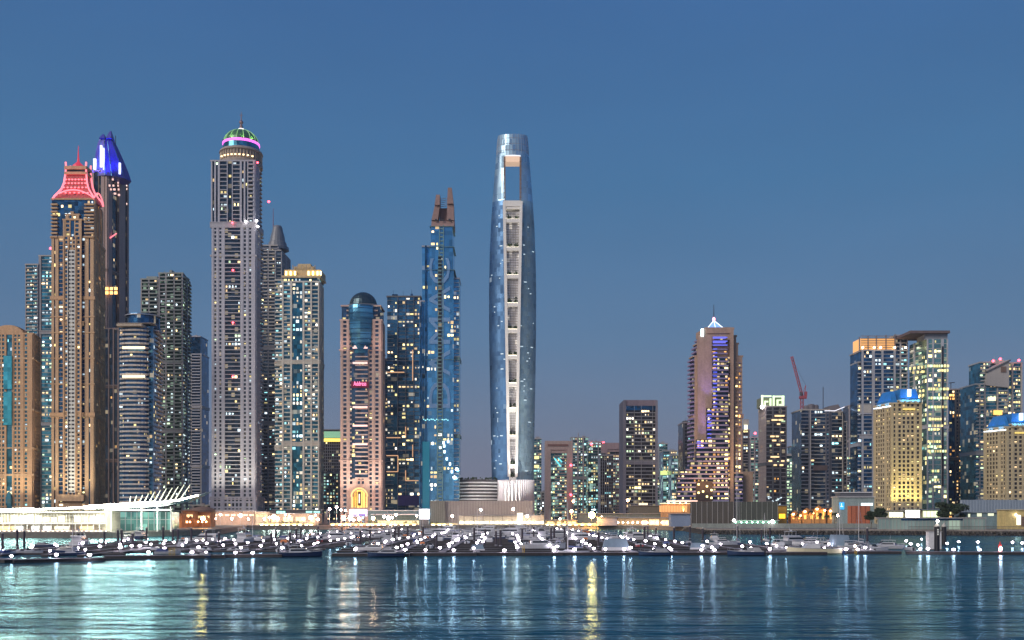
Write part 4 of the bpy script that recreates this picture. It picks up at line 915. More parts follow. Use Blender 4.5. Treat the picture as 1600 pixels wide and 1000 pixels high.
# hip-roofed twin: floodlit building with blue lit mansard
FL = wall('ochre_stone', (.50,.42,.26)); BLU = wall('blue_roof_sheet', (.03,.20,.48), .15, .5, .3)
def blue_hotel(label, D, xa, xm, xb, ye, yt, fx0, fx1, extra=None):
    t = Tower('floodlit_hotel', label, D, (xa+xb)/2, FL, wall('ochre_pier', (.54,.46,.30)), SMOKE, p=.13, pal='WYW', cap=75)
    t.vol(xa, xm, xb, ye, None, 'w1 p1.6 w.8 p9 w.8 p2 w1', 'w1 p5 w1 p2', d=26, side='L', off=0, p=.16)
    t.vol(fx0, fx1, fx1, ye-4, ye, 'w1', None, d=20, off=-1)
    m = MB(); z0, z1 = Z(ye-4, D), Z(yt, D); a, b = X(fx0, D), X(fx1, D)
    m.loft([[(a, D, z0), (b, D, z0), (b, D+22, z0), (a, D+22, z0)], [(a+2.5, D+4, z1), (b-1.5, D+4, z1), (b-1.5, D+18, z1), (a+2.5, D+18, z1)]])
    B_ = [(X(xa, D+26)+.2, D+25.5), (X(xm, D)+.1, D+.3), (X(fx0-1, D), D+.3), (X(fx0-1, D), D+25.5)]
    gx, gy = sum(q[0] for q in B_)/4+2, sum(q[1] for q in B_)/4
    m.loft([[(p[0], p[1], Z(ye+2, D)) for p in B_][::-1], [(p[0]+(gx-p[0])*.5, p[1]+(gy-p[1])*.5, Z(yt+3, D)) for p in B_][::-1]])
    for q in (.25, .75): px_, py_ = B_[0][0]+(B_[1][0]-B_[0][0])*q-4, B_[0][1]+(B_[1][1]-B_[0][1])*q-3; flood(t.r, (px_, py_, Z(ye+5, D)), (px_+8, py_+2, Z(ye-12, D)), (.03,.34,1), 4200, 100)
    for q in range(4): xx = X(fx0+4+(fx1-fx0-8)*q/3, D); flood(t.r, (xx, D-5, z0-1.0), (xx, D+5, z0+9), (.03,.38,1), 4200, 100)
    m.build('mansard_roof', BLU, t.r)
    m = MB(); m.box(X((fx0+fx1)/2-2, D), X((fx0+fx1)/2+2.4, D), D-.5, D+2, z0+4, z0+10); m.build('roof_emblem', em('emblem_white', (.75,.85,1), 2.2), t.r)
    m = MB(); m.tube((B_[0][0]-.6, B_[0][1], Z(ye+3, D)), (B_[1][0]-.6, B_[1][1]-.6, Z(ye+3.6, D)), .6, 5); m.build('cornice_light', em('cornice_white', (.8,.9,1), 2.0), t.r)
    t.bar('balcony_line', fx0+6, fx1-7, ye+7, ye+9.5, em('window_line', (1,.75,.2), .8), off=-1.4, th=.5)
    if extra: extra(t)
    t.done(); return t
t = blue_hotel('yellow floodlit stone hotel with glowing blue roof in front of the orange crowned tower', 850, 1366, 1392, 1440, 631, 607, 1405, 1437)
# tall pale glass tower with slab roof
D = 930; t = Tower('office_tower', 'pale green glass tower with overhanging dark slab roof, lit floors in yellow', D, 1452, wall('silver_pier', (.44,.46,.50), .08), PALE, glass('mint_glass', (.22,.42,.40), lit=.08, litcol=(1,1,.5), cw=6, var=.2), p=.16, pal='YGNY', cap=85)
t.vol(1421, 1448, 1481, 530, None, 'w1.2 g4 w1.4 g7 w.8 w1.6 g3 w1.2', 'g4 w.8 g5 n4', d=34, side='L', fh=4.4, roof=False)
t.vol(1434, 1446, 1480, 519, 530, 'w1', 'w1', d=24, side='L', off=4, roof=False)
m = MB(); m.box(X(1421, D), X(1483, D), D-2, D+40, Z(521, D), Z(517, D)); m.build('slab_roof', wall('slab_brown', (.15,.11,.11)), t.r)
t.bar('dark_groove', 1471.5, 1474.5, 541, 760, BLACK, off=-1.2, th=.5)
for (y, a, c) in ((572,1449,1480),(579,1467,1480),(608,1450,1480),(622,1450,1480),(636,1450,1480),(655,1456,1468),(665,1450,1470),(671,1450,1466),(690,1449,1470),(698,1449,1470),(705,1449,1478),(573,1424,1444),(580,1432,1443),(610,1434,1446),(617,1434,1444),(736,1456,1466),(750,1456,1468)):
    x_ = a
    while x_ < c:
        w_ = t.rn.uniform(2.5, 5); lit_object(t.r, (X(x_+w_/2, D-1), D-1.25 if x_ > 1447 else D+14-(x_-1424)*.6, Z(y, D)), (1,0), w_*D/F*.8, 2.2, t.rn.choice('YYG'), t.rn.choice((0,1,1))); x_ += w_+.8
t.done()
simple('apartment_tower', 'dark violet tower with sloping roof and white balconies right of the pale green glass tower', 1060, 1483, 1511, 609, DGREY, C1, NAVYG, 'n3 w.6 p3 w.5 r2.4', p=.10, pal='WOY', roofn=0, extra=lambda t: (lambda m: (m.tube((X(1484,1060),1062,Z(598,1060)),(X(1493,1060),1062,Z(597,1060)),.4), m.tube((X(1487,1060),1062,Z(609,1060)),(X(1487,1060),1062,Z(597,1060)),.4), m.build('roof_gantry', BLACK, t.r)))(MB()))
simple('apartment_tower', 'distant white slab with small windows in the gap near the right edge', 1500, 1511, 1524, 680, WHITE, WHITE, NAVYG, 'w1 H5 w1', p=.06, roofn=2)
D = 1000; t = Tower('apartment_tower', 'grey tower with curved balconies, tilted roof panel and red roof lights at the right edge', D, 1562, PALE, wall('grey_balcony', (.38,.39,.40)), glass('edge_teal_glass', (.05,.20,.26), lit=.10), p=.12, pal='YGYW', cap=75)
t.vol(1524, 1538, 1538, 601, None, 'b4 w1 b4 w.7', None, d=34); t.vol(1531, 1545, 1545, 566, 601, 'b1', None, d=24, off=4)
t.vol(1537, 1575, 1575, 600, None, 'w1 g6 w.7 b5 w.5', None, d=34, off=2); t.vol(1560, 1597, 1597, 566, None, 'g5 w.6 H3 w.6', None, d=30, off=8)
m = MB(); m.loft([[(X(1540, D), D-1, Z(602, D)), (X(1576, D), D-1, Z(606, D)), (X(1576, D), D+12, Z(606, D)), (X(1540, D), D+12, Z(602, D))], [(X(1543, D), D-1, Z(577, D)), (X(1576, D), D-1, Z(562, D)), (X(1576, D), D+12, Z(562, D)), (X(1543, D), D+12, Z(577, D))]]); m.build('roof_panel', wall('panel_stone', (.42,.40,.38), .08), t.r)
m = MB(); m.box(X(1563, D), X(1571, D), D-1.6, D-1, Z(582, D), Z(573, D)); m.build('panel_opening', BROWN, t.r); m = MB(); m.loft([[(X(1541, D), D-2, Z(582, D)), (X(1578, D), D-2, Z(564, D)), (X(1578, D), D+12, Z(564, D)), (X(1541, D), D+12, Z(582, D))], [(X(1541, D), D-2, Z(580, D)), (X(1578, D), D-2, Z(562, D)), (X(1578, D), D+12, Z(562, D)), (X(1541, D), D+12, Z(580, D))]]); m.build('tilted_slab', DGREY, t.r)
for px, y in ((1552,564),(1563,561),(1592,563)): beacon(t.r, px, y, D+2, 1.2)
t.bar('lit_room', 1544, 1556, 620, 626, MATS['warm_band'], off=-.6); t.bar('lit_room', 1553, 1566, 641, 648, em('orange_room', (1,.5,.12), 1.8), off=-.6); t.rooftop(1556, 1578, 566, 4, 5, 10); t.done()
t = blue_hotel('ochre stone hotel with rounded glowing blue roof at the right edge', 870, 1538, 1572, 1625, 668, 645, 1580, 1612)
# crane
D = 1100; k = D/F; RC = wall('crane_red', (.42,.10,.13), .15, .5)
cr = root('tower_crane', 'red luffing tower crane with raised jib among the towers at right', 'crane', (X(1253, D), D, GZ))
def lattice(m, p, q, w, n, r):
    p, q = Vector(p), Vector(q); d = (q-p); u = d.normalized(); a = Vector((0, 1, 0)); b = u.cross(a).normalized()
    cs = [a*w/2+b*w/2, a*w/2-b*w/2, -a*w/2-b*w/2, -a*w/2+b*w/2]
    for c in cs: m.tube(p+c, q+c, r, 4)
    for i in range(n):
        for j in range(4): m.tube(p+d*i/n+cs[j], p+d*(i+1)/n+cs[(j+1) % 4], r*.6, 3)
m = MB(); lattice(m, (X(1253, D), D, GZ), (X(1253, D), D, Z(620, D)), 2.6, 30, .35); m.build('mast', RC, cr)
m = MB(); lattice(m, (X(1254, D), D, Z(621, D)), (X(1237, D), D, Z(557, D)), 2.0, 12, .32); m.build('jib', RC, cr)
m = MB(); m.box(X(1249, D), X(1260, D), D-2, D+2, Z(623, D), Z(619, D)); m.box(X(1257, D), X(1260.5, D), D-2, D+2, Z(619, D), Z(612, D)); m.build('counter_jib', RC, cr)
m = MB(); m.tube((X(1257, D), D, Z(620, D)), (X(1259, D), D, Z(602, D)), .4, 4); m.tube((X(1252, D), D, Z(620, D)), (X(1259, D), D, Z(602, D)), .3, 4); m.build('mast_frame', RC, cr)
m = MB(); m.tube((X(1259, D), D, Z(602, D)), (X(1238, D), D, Z(561, D)), .12, 3); m.build('stay_cable', BLACK, cr)
m = MB(); m.box(X(1249, D), X(1252, D), D-2.6, D-.5, Z(618, D), Z(613, D)); m.build('cab', DGREY, cr)
# ================================================================ waterfront, left to right
em('club_white', (.85,1,.88), 16, True); em('club_glow', (1,.93,.70), 1.3, True); em('warm_room', (1,.72,.35), 1.6, True); em('shop_cool', (.85,.93,1), 2.2, True)
HOARD = wall('ribbed_hoarding', (.40,.37,.35), .1); METALW = plain('white_painted_steel', (.7,.7,.7), .4)
def lowbox(name, label, cat, D, x0, x1, yt, dep, wm, wins=None, winmat=None, roofm=None, roof_over=.6, zb=None, group=None, canopy=None, yb=None):
    r = root(name, label, cat, (X((x0+x1)/2, D), D, GZ), group)
    z0 = GZ if yb is None else Z(yb, D)
    m = MB(); m.box(X(x0, D), X(x1, D), D, D+dep, z0, Z(yt, D)); m.build('wall', wm, r)
    m = MB(); m.box(X(x0, D)-roof_over, X(x1, D)+roof_over, D-roof_over-.4, D+dep+.4, Z(yt, D), Z(yt, D)+.5); m.build('roof', roofm or STEEL, r)
    if wins:
        for (a, c, y0, y1) in wins:
            m = MB(); m.box(X(a, D), X(c, D), D-.12, D+.05, Z(y1, D), Z(y0, D)); w_ = m.build('window', winmat, r)
            m = MB(); n_ = max(1, int((X(c, D)-X(a, D))/2.2))
            for q in range(n_+1): xx = X(a, D)+(X(c, D)-X(a, D))*q/n_; m.box(xx-.08, xx+.08, D-.3, D-.12, Z(y1, D), Z(y0, D))
            m.build('frame', BLACK, w_)
    return r
def tent(r, x, y, w, z0, z1, mat):
    m = MB(); m.loft([[(x-w, y-w, z0), (x+w, y-w, z0), (x+w, y+w, z0), (x-w, y+w, z0)], [(x-.2, y-.2, z1), (x+.2, y-.2, z1), (x+.2, y+.2, z1), (x-.2, y+.2, z1)]]); return m.build('canopy', mat, r)

# yacht club with the white wing roof
D = 566; r = root('club_house', 'two storey glazed club house lit cream inside, at the left edge of the waterfront', 'building', (X(80, D), D, GZ))
m = MB(); m.box(X(-60, D), X(160, D), D+6, D+26, GZ, Z(798, D)); m.build('core', wall('club_plaster', (.55,.50,.40)), r)
m = MB()
for z in (GZ, Z(818.5, D), Z(801, D)): m.box(X(-60, D), X(158, D), D-1.2 if z > GZ else D, D+6.2, z-.1, z+.55)
m.build('floor_slab', METALW, r)
rn = random.Random(21)
for i in range(17):     # rooms behind the upper windows, each lit its own way
    a = -52+i*12.3; mt = rn.choice(['club_glow', 'club_glow', 'warm_room', None, 'club_glow'])
    if mt: m = MB(); m.box(X(a+1, D), X(a+11, D), D+5.6, D+5.9, Z(816, D), Z(804+rn.uniform(0, 5), D)); m.build('lit_room', MATS[mt], r)
for (a, c, mt) in ((-40,8,'warm_room'),(10,17,'warm_room'),(18,28,'shop_cool'),(42,54,'shop_cool'),(60,72,'shop_cool'),(78,100,'club_glow'),(118,140,'warm_room')):
    m = MB(); m.box(X(a, D), X(c, D), D+5.6, D+5.9, Z(830, D), Z(822.5, D)); m.build('lit_room', MATS[mt], r)
m = MB()
for i in range(46): xx = X(-60+i*4.8, D); m.box(xx-.12, xx+.12, D+.2, D+.45, Z(817.5, D), Z(802, D))
for i in range(24): xx = X(-60+i*9.4, D); m.box(xx-.2, xx+.2, D-.9, D-.5, GZ, Z(819, D))
m.box(X(-60, D), X(158, D), D+.2, D+.4, Z(806, D), Z(805.6, D)); m.build('mullions', METALW, r)
m = MB()
for i in range(90): xx = X(-60+i*2.42, D); m.box(xx-.04, xx+.04, D-1.1, D-1.0, Z(817.6, D), Z(814.8, D))
m.box(X(-60, D), X(158, D), D-1.15, D-.95, Z(815, D), Z(814.6, D)); m.build('balcony_railing', STEEL, r)
# wing roof
wr = root('wing_canopy', 'long brilliant white wing shaped canopy sweeping up to a point over the club terrace', 'canopy', (X(140, D), D, GZ))
SP = [(-90, 799.5, 797.5, 14), (0, 799.3, 796, 16), (60, 798.5, 793.5, 18), (140, 796.5, 789.5, 20), (200, 794, 784.5, 22), (250, 791, 781, 22), (285, 785.5, 777.5, 17), (312, 776, 772, 9), (332, 768.2, 767.6, 1)]
m = MB(); rings = []
for px, yb, yt, w_ in SP:
    x = X(px, D); zb, zt = Z(yb, D), Z(yt, D); y = D-1
    rings.append([(x, y-w_*.25, (zb+zt)/2), (x, y+w_*.2, zb), (x, y+w_, zb+(zt-zb)*.3), (x, y+w_*1.1, zt-(zt-zb)*.2), (x, y+w_*.5, zt), (x, y+w_*.05, zt-(zt-zb)*.2)])
i0 = len(m.v); n_ = 6
for rg in rings: m.v += rg
for a in range(len(rings)-1):
    for q in range(n_): j = (q+1) % n_; m.f.append((i0+a*n_+q, i0+(a+1)*n_+q, i0+(a+1)*n_+j, i0+a*n_+j)); m.m.append(0)
m.build('shell', wall('lit_membrane', (.85,.85,.82), .04, .5), wr)
m = MB(); m_hi = MB()   # strip lamps under and along the eave
for (px, yb, yt, w_), (p2, yb2, yt2, w2) in zip(SP[:-2], SP[1:-1]):
    x, x2 = X(px, D), X(p2, D)
    A_ = (x, D-1-w_*.25-.15, (Z(yb, D)+Z(yt, D))/2); B_ = (x2, D-1-w2*.25-.15, (Z(yb2, D)+Z(yt2, D))/2)
    if px in (60, -90, 285, 250): m.tube(A_, B_, .35, 6)
    else: (m if px < 140 else m_hi).tube(A_, B_, .8 if px < 140 else 1.0, 6)
m.build('eave_light', em('canopy_strip_light', (1,1,.78), 55, True), wr); m_hi.build('eave_light', em('canopy_bright_light', (1,1,.82), 75, True), wr)
m = MB()
for px in (165, 180, 195, 210, 225, 240, 255): x = X(px, D); m.box(x-2.1, x+2.1, D+4, D+7, Z(797, D), Z(796, D))
m.build('under_light', MATS['club_white'], wr)
FN = MB()
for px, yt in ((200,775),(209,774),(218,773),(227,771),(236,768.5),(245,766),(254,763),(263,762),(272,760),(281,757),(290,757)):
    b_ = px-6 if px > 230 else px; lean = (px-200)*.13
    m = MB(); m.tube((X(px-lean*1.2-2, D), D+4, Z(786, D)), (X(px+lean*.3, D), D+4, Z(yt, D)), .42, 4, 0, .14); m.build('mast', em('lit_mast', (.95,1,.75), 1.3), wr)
m = MB()
for px in (171, 219, 244, 265): m.tube((X(px, D), D+2, GZ), (X(px, D), D+2, Z(792, D)), .4, 6)
m.build('column', METALW, wr)
# terrace glass screen behind the canopy
r = root('glass_pavilion', 'dim teal glass pavilion under the right half of the white canopy', 'pavilion', (X(210, 606), 606, GZ)); D = 606
m = MB(); m.box(X(160, D), X(268, D), D, D+14, GZ, Z(800, D)); m.build('glazing', glass('teal_screen', (.20,.50,.46), cw=4, ch=4, lit=.3, litcol=(.5,1,.85), ls=.3, metal=.3), r)
m = MB()
for i in range(13): x = X(160+i*9, D); m.box(x-.15, x+.15, D-.3, D, GZ, Z(800, D))
m.box(X(160, D), X(268, D), D-.3, D, Z(812, D), Z(811.4, D)); m.build('mullions', METALW, r)
# promenade railing left, warmly lit
r = root('promenade_railing', 'low balustrade with many slim posts along the quay before the club house', 'railing', (X(60, 549), 549, GZ))
m = MB()
for i in range(150): x = X(-40+i*1.45, 563); m.box(x-.07, x+.07, 561.3, 561.45, GZ+.4, GZ+1.5)
m.box(X(-40, 563), X(176, 563), 561.25, 561.5, GZ+1.45, GZ+1.6); m.build('post', wall('rose_metal', (.55,.42,.38)), r)
m = MB()
for i in range(28): x = X(-36+i*7.5, 563); m.box(x-.5, x+.5, 561.6, 561.9, GZ+.45, GZ+.7)
m.build('foot_light', em('foot_light', (1,.72,.55), 9, True), r)

# restaurants right of the club
for i, (x0, x1, yt, D, em_, lb) in enumerate(((270, 284, 803, 700, 'warm_room', 'small restaurant pavilion with orange glow, first one right of the white canopy'), (285, 303, 799, 715, 'warm_room', 'orange lit terrace restaurant with taller awning, between two smaller pavilions'),
        (304, 329, 801, 725, 'warm_room', 'wide orange lit restaurant pavilion just left of the domed tower base'))):
    r = lowbox('restaurant_pavilion', lb, 'pavilion', D, x0, x1, yt, 10, wall('terracotta_plaster', (.40,.20,.10)), [(x0+1.5, x1-1.5, yt+5, 812)], MATS['warm_room'], wall('brown_roof_tile', (.20,.10,.06)))
    for q in range(3):
        xx = X(x0+(x1-x0)*(q+.5)/3, D); tent(r, xx, D-3, 2.0, Z(811, D)-.4, Z(806+q % 2, D), wall('orange_canvas', (.6,.25,.10)))
    m = MB()
    for q in range(4): m.lathe(X(x0+(x1-x0)*(q+.5)/4, D), D-5.5, [(.2, GZ+3.2), (.55, GZ+3.6), (.55, GZ+4), (.2, GZ+4.4)], 8)
    m.build('terrace_lamp', em('amber_lamp', (1,.55,.25), 16, True), r)
r = root('domed_roof_kiosk', 'brown shallow domed roof rising behind the orange restaurants', 'building', (X(318, 760), 760, GZ)); m = MB(); m.lathe(X(314, 760), 765, [(9, GZ), (9, Z(797, 760)), (7, Z(794, 760)), (3, Z(791.5, 760)), (.5, Z(791, 760))], 20); m.lathe(X(297, 760), 765, [(8, GZ), (8, Z(799, 760)), (5, Z(796, 760)), (.5, Z(795, 760))], 20); m.build('roof', wall('dull_brown', (.2,.13,.10)), r)
# base buildings in front of the domed tower and beyond
def slotted(label, x0, x1, yt, D, wm, n, wmat):
    r = lowbox('podium_building', label, 'building', D, x0, x1, yt, 16, wm, None)
    for q in range(n):
        a = x0+(x1-x0)*(q+.15)/n; c = x0+(x1-x0)*(q+.85)/n
        m = MB(); m.box(X(a, D), X(c, D), D-.15, D, Z(yt+7, D), Z(yt+4.5, D)); m.build('window', wmat, r)
    return r
slotted('low peach coloured podium with slot windows below the domed tower', 331, 398, 799, 830, wall('peach_render', (.52,.38,.30)), 7, MATS['warm_band'])
slotted('low cream podium with lit slots, left of the cream and teal tower', 399, 418, 800, 825, wall('cream_render', (.58,.52,.40)), 3, em('lime_slot', (.8,.9,.35), .9))
r = lowbox('podium_building', 'long cream shop front with bright doors below the cream and teal tower', 'building', 835, 419, 498, 803, 14, wall('shop_cream', (.60,.48,.38)), [(424,436,806,816),(442,458,808,815),(462,478,808,815),(484,492,806,816)], MATS['warm_room'])
r = lowbox('podium_building', 'dark low podium with teal rooftop planting lights beneath the cream and teal tower', 'building', 880, 426, 504, 797, 10, DGREY, [(432,446,798.5,802),(478,488,798.5,801),(490,500,798.5,801)], em('teal_roof_light', (.4,1,.85), 1.5))
# dark sculpture shaped like a dhow sail
r = root('sail_monument', 'dark sail shaped monument on a low plinth on the promenade', 'monument', (X(507, 800), 806, GZ)); D = 806
m = MB(); m.loft([[(X(505, D), D, GZ+1), (X(511, D), D, GZ+1), (X(511, D), D+1.5, GZ+1), (X(505, D), D+1.5, GZ+1)], [(X(507, D), D, Z(806, D)), (X(512, D), D, Z(806, D)), (X(512, D), D+1.5, Z(806, D)), (X(507, D), D+1.5, Z(806, D))], [(X(511, D), D+.3, Z(795, D)), (X(512.5, D), D+.3, Z(795, D)), (X(512.5, D), D+1, Z(795, D)), (X(511, D), D+1, Z(795, D))]]); m.build('sail', wall('dark_bronze', (.05,.06,.08)), r)
m = MB(); m.box(X(498, D), X(513, D), D-2, D+4, GZ, GZ+1.4); m.build('plinth', BLACK, r)
# palms and shrubs lit from below
LEAF = wall('lit_leaf', (.16,.17,.04), .4, .7, .8); DLEAF = wall('dark_leaf', (.035,.06,.03), .4, .8, .8); BARK = wall('bark', (.16,.11,.07), .3, .9, 1)
def shrub(name, label, cat, px, D, w, h, mat, n=170, trunk=1.2, group=None, seed=0):
    rn = random.Random(seed+int(px*3)); x = X(px, D); r = root(name, label, cat, (x, D, GZ), group)
    m = MB(); m.tube((x, D, GZ), (x+.2, D, GZ+trunk+h*.3), .22, 6, 0, .1)
    for q in range(4): a = rn.uniform(0, 6.28); m.tube((x+.1, D, GZ+trunk), (x+math.cos(a)*w*.5, D+math.sin(a)*w*.4, GZ+trunk+h*.55), .1, 4, 0, .04)
    m.build('trunk', BARK, r)
    cl = [(rn.uniform(-.6, .6)*w, rn.uniform(-.5, .5)*w, trunk+h*rn.uniform(.25, .85), rn.uniform(.28, .5)) for _ in range(9)]
    m = MB()
    for q in range(n):
        c = rn.choice(cl); a = Vector((rn.gauss(0, 1), rn.gauss(0, 1), rn.gauss(0, 1))).normalized()*c[3]*w*rn.uniform(.5, 1.05)
        p = Vector((x+c[0], D+c[1], GZ+c[2]))+Vector((a.x, a.y, a.z*.75)); s_ = rn.uniform(.18, .42)*max(1, w/3)
        u = Vector((rn.gauss(0,1), rn.gauss(0,1), rn.gauss(0,1))).normalized(); v = u.orthogonal().normalized()
        m.quad(p-u*s_, p+v*s_*.6, p+u*s_, p-v*s_*.6)
    m.build('crown', mat, r); return r
for i, (px, w, h) in enumerate(((415,2,2.4),(441,2.6,3.2),(448,2,2.6),(457,3,3.4),(464,2.2,3),(541,1.8,2.2),(556,2.2,3),(563,1.8,2.6),(577,3,4),(584,3.4,4.6),(590,2.6,3.2),(634,2,2.6),(647,2.4,2.8),(675,2.2,3),(683,1.8,2.2),(868,2.4,3),(879,2,2.8))):
    shrub('shrub', 'small rounded shrub glowing yellow green from lamps along the central promenade', 'shrub', px, 806+i % 3*3, w, h, LEAF, 110, .6, 'shrubs lit from below on the promenade', i)
for px, D, w, h, lb in ((1361, 655, 4.2, 10, 'dark leafy tree left of the floodlit hotel, leftmost of the pair'), (1374, 650, 5.4, 13, 'larger dark leafy tree touching the left side of the floodlit hotel'), (1471, 660, 5.6, 16, 'round dark tree just right of the floodlit hotel entrance'),
        (1482, 668, 4.6, 13, 'slimmer dark tree between two rounder ones right of the floodlit hotel'), (1497, 655, 6.0, 15, 'rightmost dark tree beside the ribbed blue grey hoarding'), (1540, 715, 5, 16, 'dark tree top showing above the ribbed blue grey hoarding')):
    shrub('leafy_tree', lb, 'tree', px, D, w, h, DLEAF, 2000, 2.4, 'dark trees on the right bank', 5)
# LED board, low terminals
r = root('led_billboard', 'bright violet white led billboard on posts before the pink beige tower', 'billboard', (X(560, 815), 815, GZ)); D = 815
m = MB(); m.box(X(546, D), X(573.5, D), D, D+1, Z(806.5, D), Z(796, D)); m.build('panel', em('led_violet_white', (.72,.70,1), 1.7, True), r)
m = MB(); m.box(X(549, D), X(558, D), D-.1, D, Z(806, D), Z(803.4, D)); m.box(X(560, D), X(571, D), D-.1, D, Z(806.4, D), Z(802.8, D)); m.build('screen_image', em('led_indigo', (.10,.09,.35), 1), r)
m = MB(); m.box(X(550, D), X(551, D), D+.2, D+.8, GZ, Z(806, D)); m.box(X(569, D), X(570, D), D+.2, D+.8, GZ, Z(806, D)); m.build('post', BLACK, r)
r = lowbox('terminal_building', 'long low building with two thin white roof lines, right of the billboard', 'building', 845, 575, 656, 798, 14, wall('teal_render', (.14,.22,.24)), None, None, METALW)
D = 838; m = MB(); m.box(X(580, D), X(653, D), D-2, D+6, Z(804.5, D), Z(803, D)); m.build('lower_roof', METALW, r)
m = MB(); m.box(X(590, D), X(655, D), D-.2, D, Z(822, D), Z(813.5, D)); m.build('lit_arcade', em('yellow_arcade', (1,.85,.42), 1.1, True), r)
m = MB()
for q in range(14): x = X(590+q*5, D); m.box(x-.2, x+.2, D-.6, D-.2, GZ, Z(812, D))
m.build('arcade_column', PALE, r)
r = root('light_screen', 'blinding white lit screen box between the low terminal and the grey hoarding', 'screen', (X(663, 820), 820, GZ)); D = 820
m = MB(); m.box(X(655, D), X(670.5, D), D, D+4, Z(811, D), Z(795.5, D)); m.build('panel', em('white_screen', (.95,.93,1), 3.5, True), r); m = MB(); m.box(X(656, D), X(669.5, D), D+.5, D+3.5, GZ, Z(811, D)); m.build('base', DGREY, r)
# hoardings
def hoard(name, label, D, x0, x1, yt, mat, pitch, rib, yb=None, lip=None, depth=4):
    r = root(name, label, 'hoarding', (X((x0+x1)/2, D), D, GZ)); z0 = GZ if yb is None else Z(yb, D)
    m = MB(); m.box(X(x0, D), X(x1, D), D, D+depth, z0, Z(yt, D)); m.build('panel', mat, r)
    m = MB(); n_ = int((x1-x0)/pitch)
    for q in range(n_+1):
        x = X(x0+(x1-x0)*q/n_, D); m.box(x-.14, x+.14, D-.35, D, z0, Z(yt, D))
    m.build('panel_rib', rib, r); return r
hoard('hoarding', 'short darker grey green ribbed hoarding, left end of the long grey one', 822, 672, 695, 782.5, wall('green_grey_sheet', (.27,.28,.25)), 3, wall('rib_green', (.16,.17,.15)))
hoard('hoarding', 'long grey ribbed hoarding in front of the tallest tower', 824, 695, 832, 782.5, HOARD, 4.3, wall('rib_grey', (.24,.22,.22)))
r = lowbox('sales_pavilion', 'long cream pavilion glowing along its base in front of the grey hoarding', 'pavilion', 812, 717, 850, 805.5, 6, wall('ivory_panel', (.66,.62,.50)), None)
D = 812; m = MB()
for q in range(17): x = X(719+q*7.8, D); m.box(x, x+2.6, D-.5, D-.15, Z(817.5, D), Z(815.5, D))
m.build('wall_light', em('ivory_lamp', (1,.93,.66), 12, True), r)
m = MB(); 
for q in range(9): x = X(725+q*15, D); m.box(x-.15, x+.15, D-.25, D, GZ, Z(806, D))
m.build('panel_joint', BROWN, r)
m = MB(); m.box(X(808, D), X(817, D), D-.4, D, GZ, Z(801.5, D)); m.build('lit_portal', em('portal_cream', (1,.97,.8), 1.2), r)
lowbox('market_stall', 'low yellow lit stall row right of the cream pavilion', 'stall', 812, 852, 902, 813, 5, wall('stall_yellow', (.5,.42,.25)), [(855,868,815,821),(870,884,815,821),(887,900,815,821)], MATS['warm_room'])
lowbox('boat_store', 'plain grey violet shed to the right of the brightest promenade lamp', 'shed', 795, 934, 964, 808.5, 8, wall('violet_grey_sheet', (.42,.42,.50), .06))
r = lowbox('promenade_roof', 'very long thin flat roof line running behind the right promenade', 'building', 870, 905, 1076, 803, 12, wall('dim_green_render', (.22,.25,.22)), None, None, PALE)
r = lowbox('restaurant_row', 'long low restaurant with a row of small warm lamps, right of the violet grey shed', 'restaurant', 800, 965, 1048, 809.5, 8, wall('warm_plaster', (.40,.29,.18)), [(1003,1011,813,821),(1014,1030,812,821),(1034,1046,813,821)], MATS['warm_room'])
m = MB()
for q in range(11): m.lathe(X(966+q*7.6, 797), 797.5, [(.2, Z(818, 797)), (.6, Z(817, 797)), (.6, Z(816, 797)), (.2, Z(815, 797))], 8)
m.build('lamp_globe', em('row_lamp', (1,.78,.55), 16, True), r)
r = lowbox('lobby_building', 'orange lit entrance hall with glowing pink roof edge left of the dark hoarding', 'building', 850, 1036, 1078, 787, 14, wall('orange_lobby', (.62,.34,.16)), [(1030,1074,790,800)], em('lobby_orange', (1,.48,.18), .75, True), MATS['warm_band'])
D = 846; m = MB(); m.box(X(1042, D), X(1090, D), D, D+1.5, Z(784, D), Z(782, D)); m.build('roof_light', em('pink_roof_edge', (1,.62,.48), 1.6, True), r)
m = MB()
for q in range(4): m.lathe(X(1044+q*9, D), D-2, [(.2, Z(787, D)), (.7, Z(786, D)), (.2, Z(785, D))], 8)
m.build('ceiling_lamp', MATS['amber_lamp'], r)
lowbox('podium_building', 'dim olive podium at the foot of the black banded tower', 'building', 900, 985, 1036, 790, 14, wall('olive_render', (.16,.15,.12)), [(998,1012,786,789)], MATS['warm_band'])
lowbox('blue_shed', 'blue grey sheet metal shed below the orange lobby', 'shed', 745, 1048, 1079, 803.5, 10, wall('blue_sheet', (.24,.30,.42), .08))
hoard('hoarding', 'tall dark hoarding with pale vertical strips under the stepped hotel, left section', 775, 1080, 1146, 783.5, wall('dark_olive_sheet', (.10,.09,.075)), 7.6, PALE)
hoard('hoarding', 'tall dark hoarding with pale vertical strips under the stepped hotel, right section', 776, 1150, 1215, 784, wall('dark_green_sheet', (.085,.095,.08)), 7.6, wall('strip_olive', (.32,.34,.30)))
r = lowbox('green_lit_pier_house', 'low pier building edged with bright green lamps right of the tall black mast', 'building', 700, 1146, 1216, 814, 6, wall('pier_green', (.25,.36,.30)), None, None, PALE)
D = 698.5; m = MB()
for q in range(8): m.lathe(X(1149+q*8.6, D), D-1, [(.2, Z(817, D)), (.5, Z(816.4, D)), (.5, Z(815.4, D)), (.2, Z(815, D))], 8)
m.build('green_lamp', em('green_lamp', (.45,1,.72), 16, True), r)
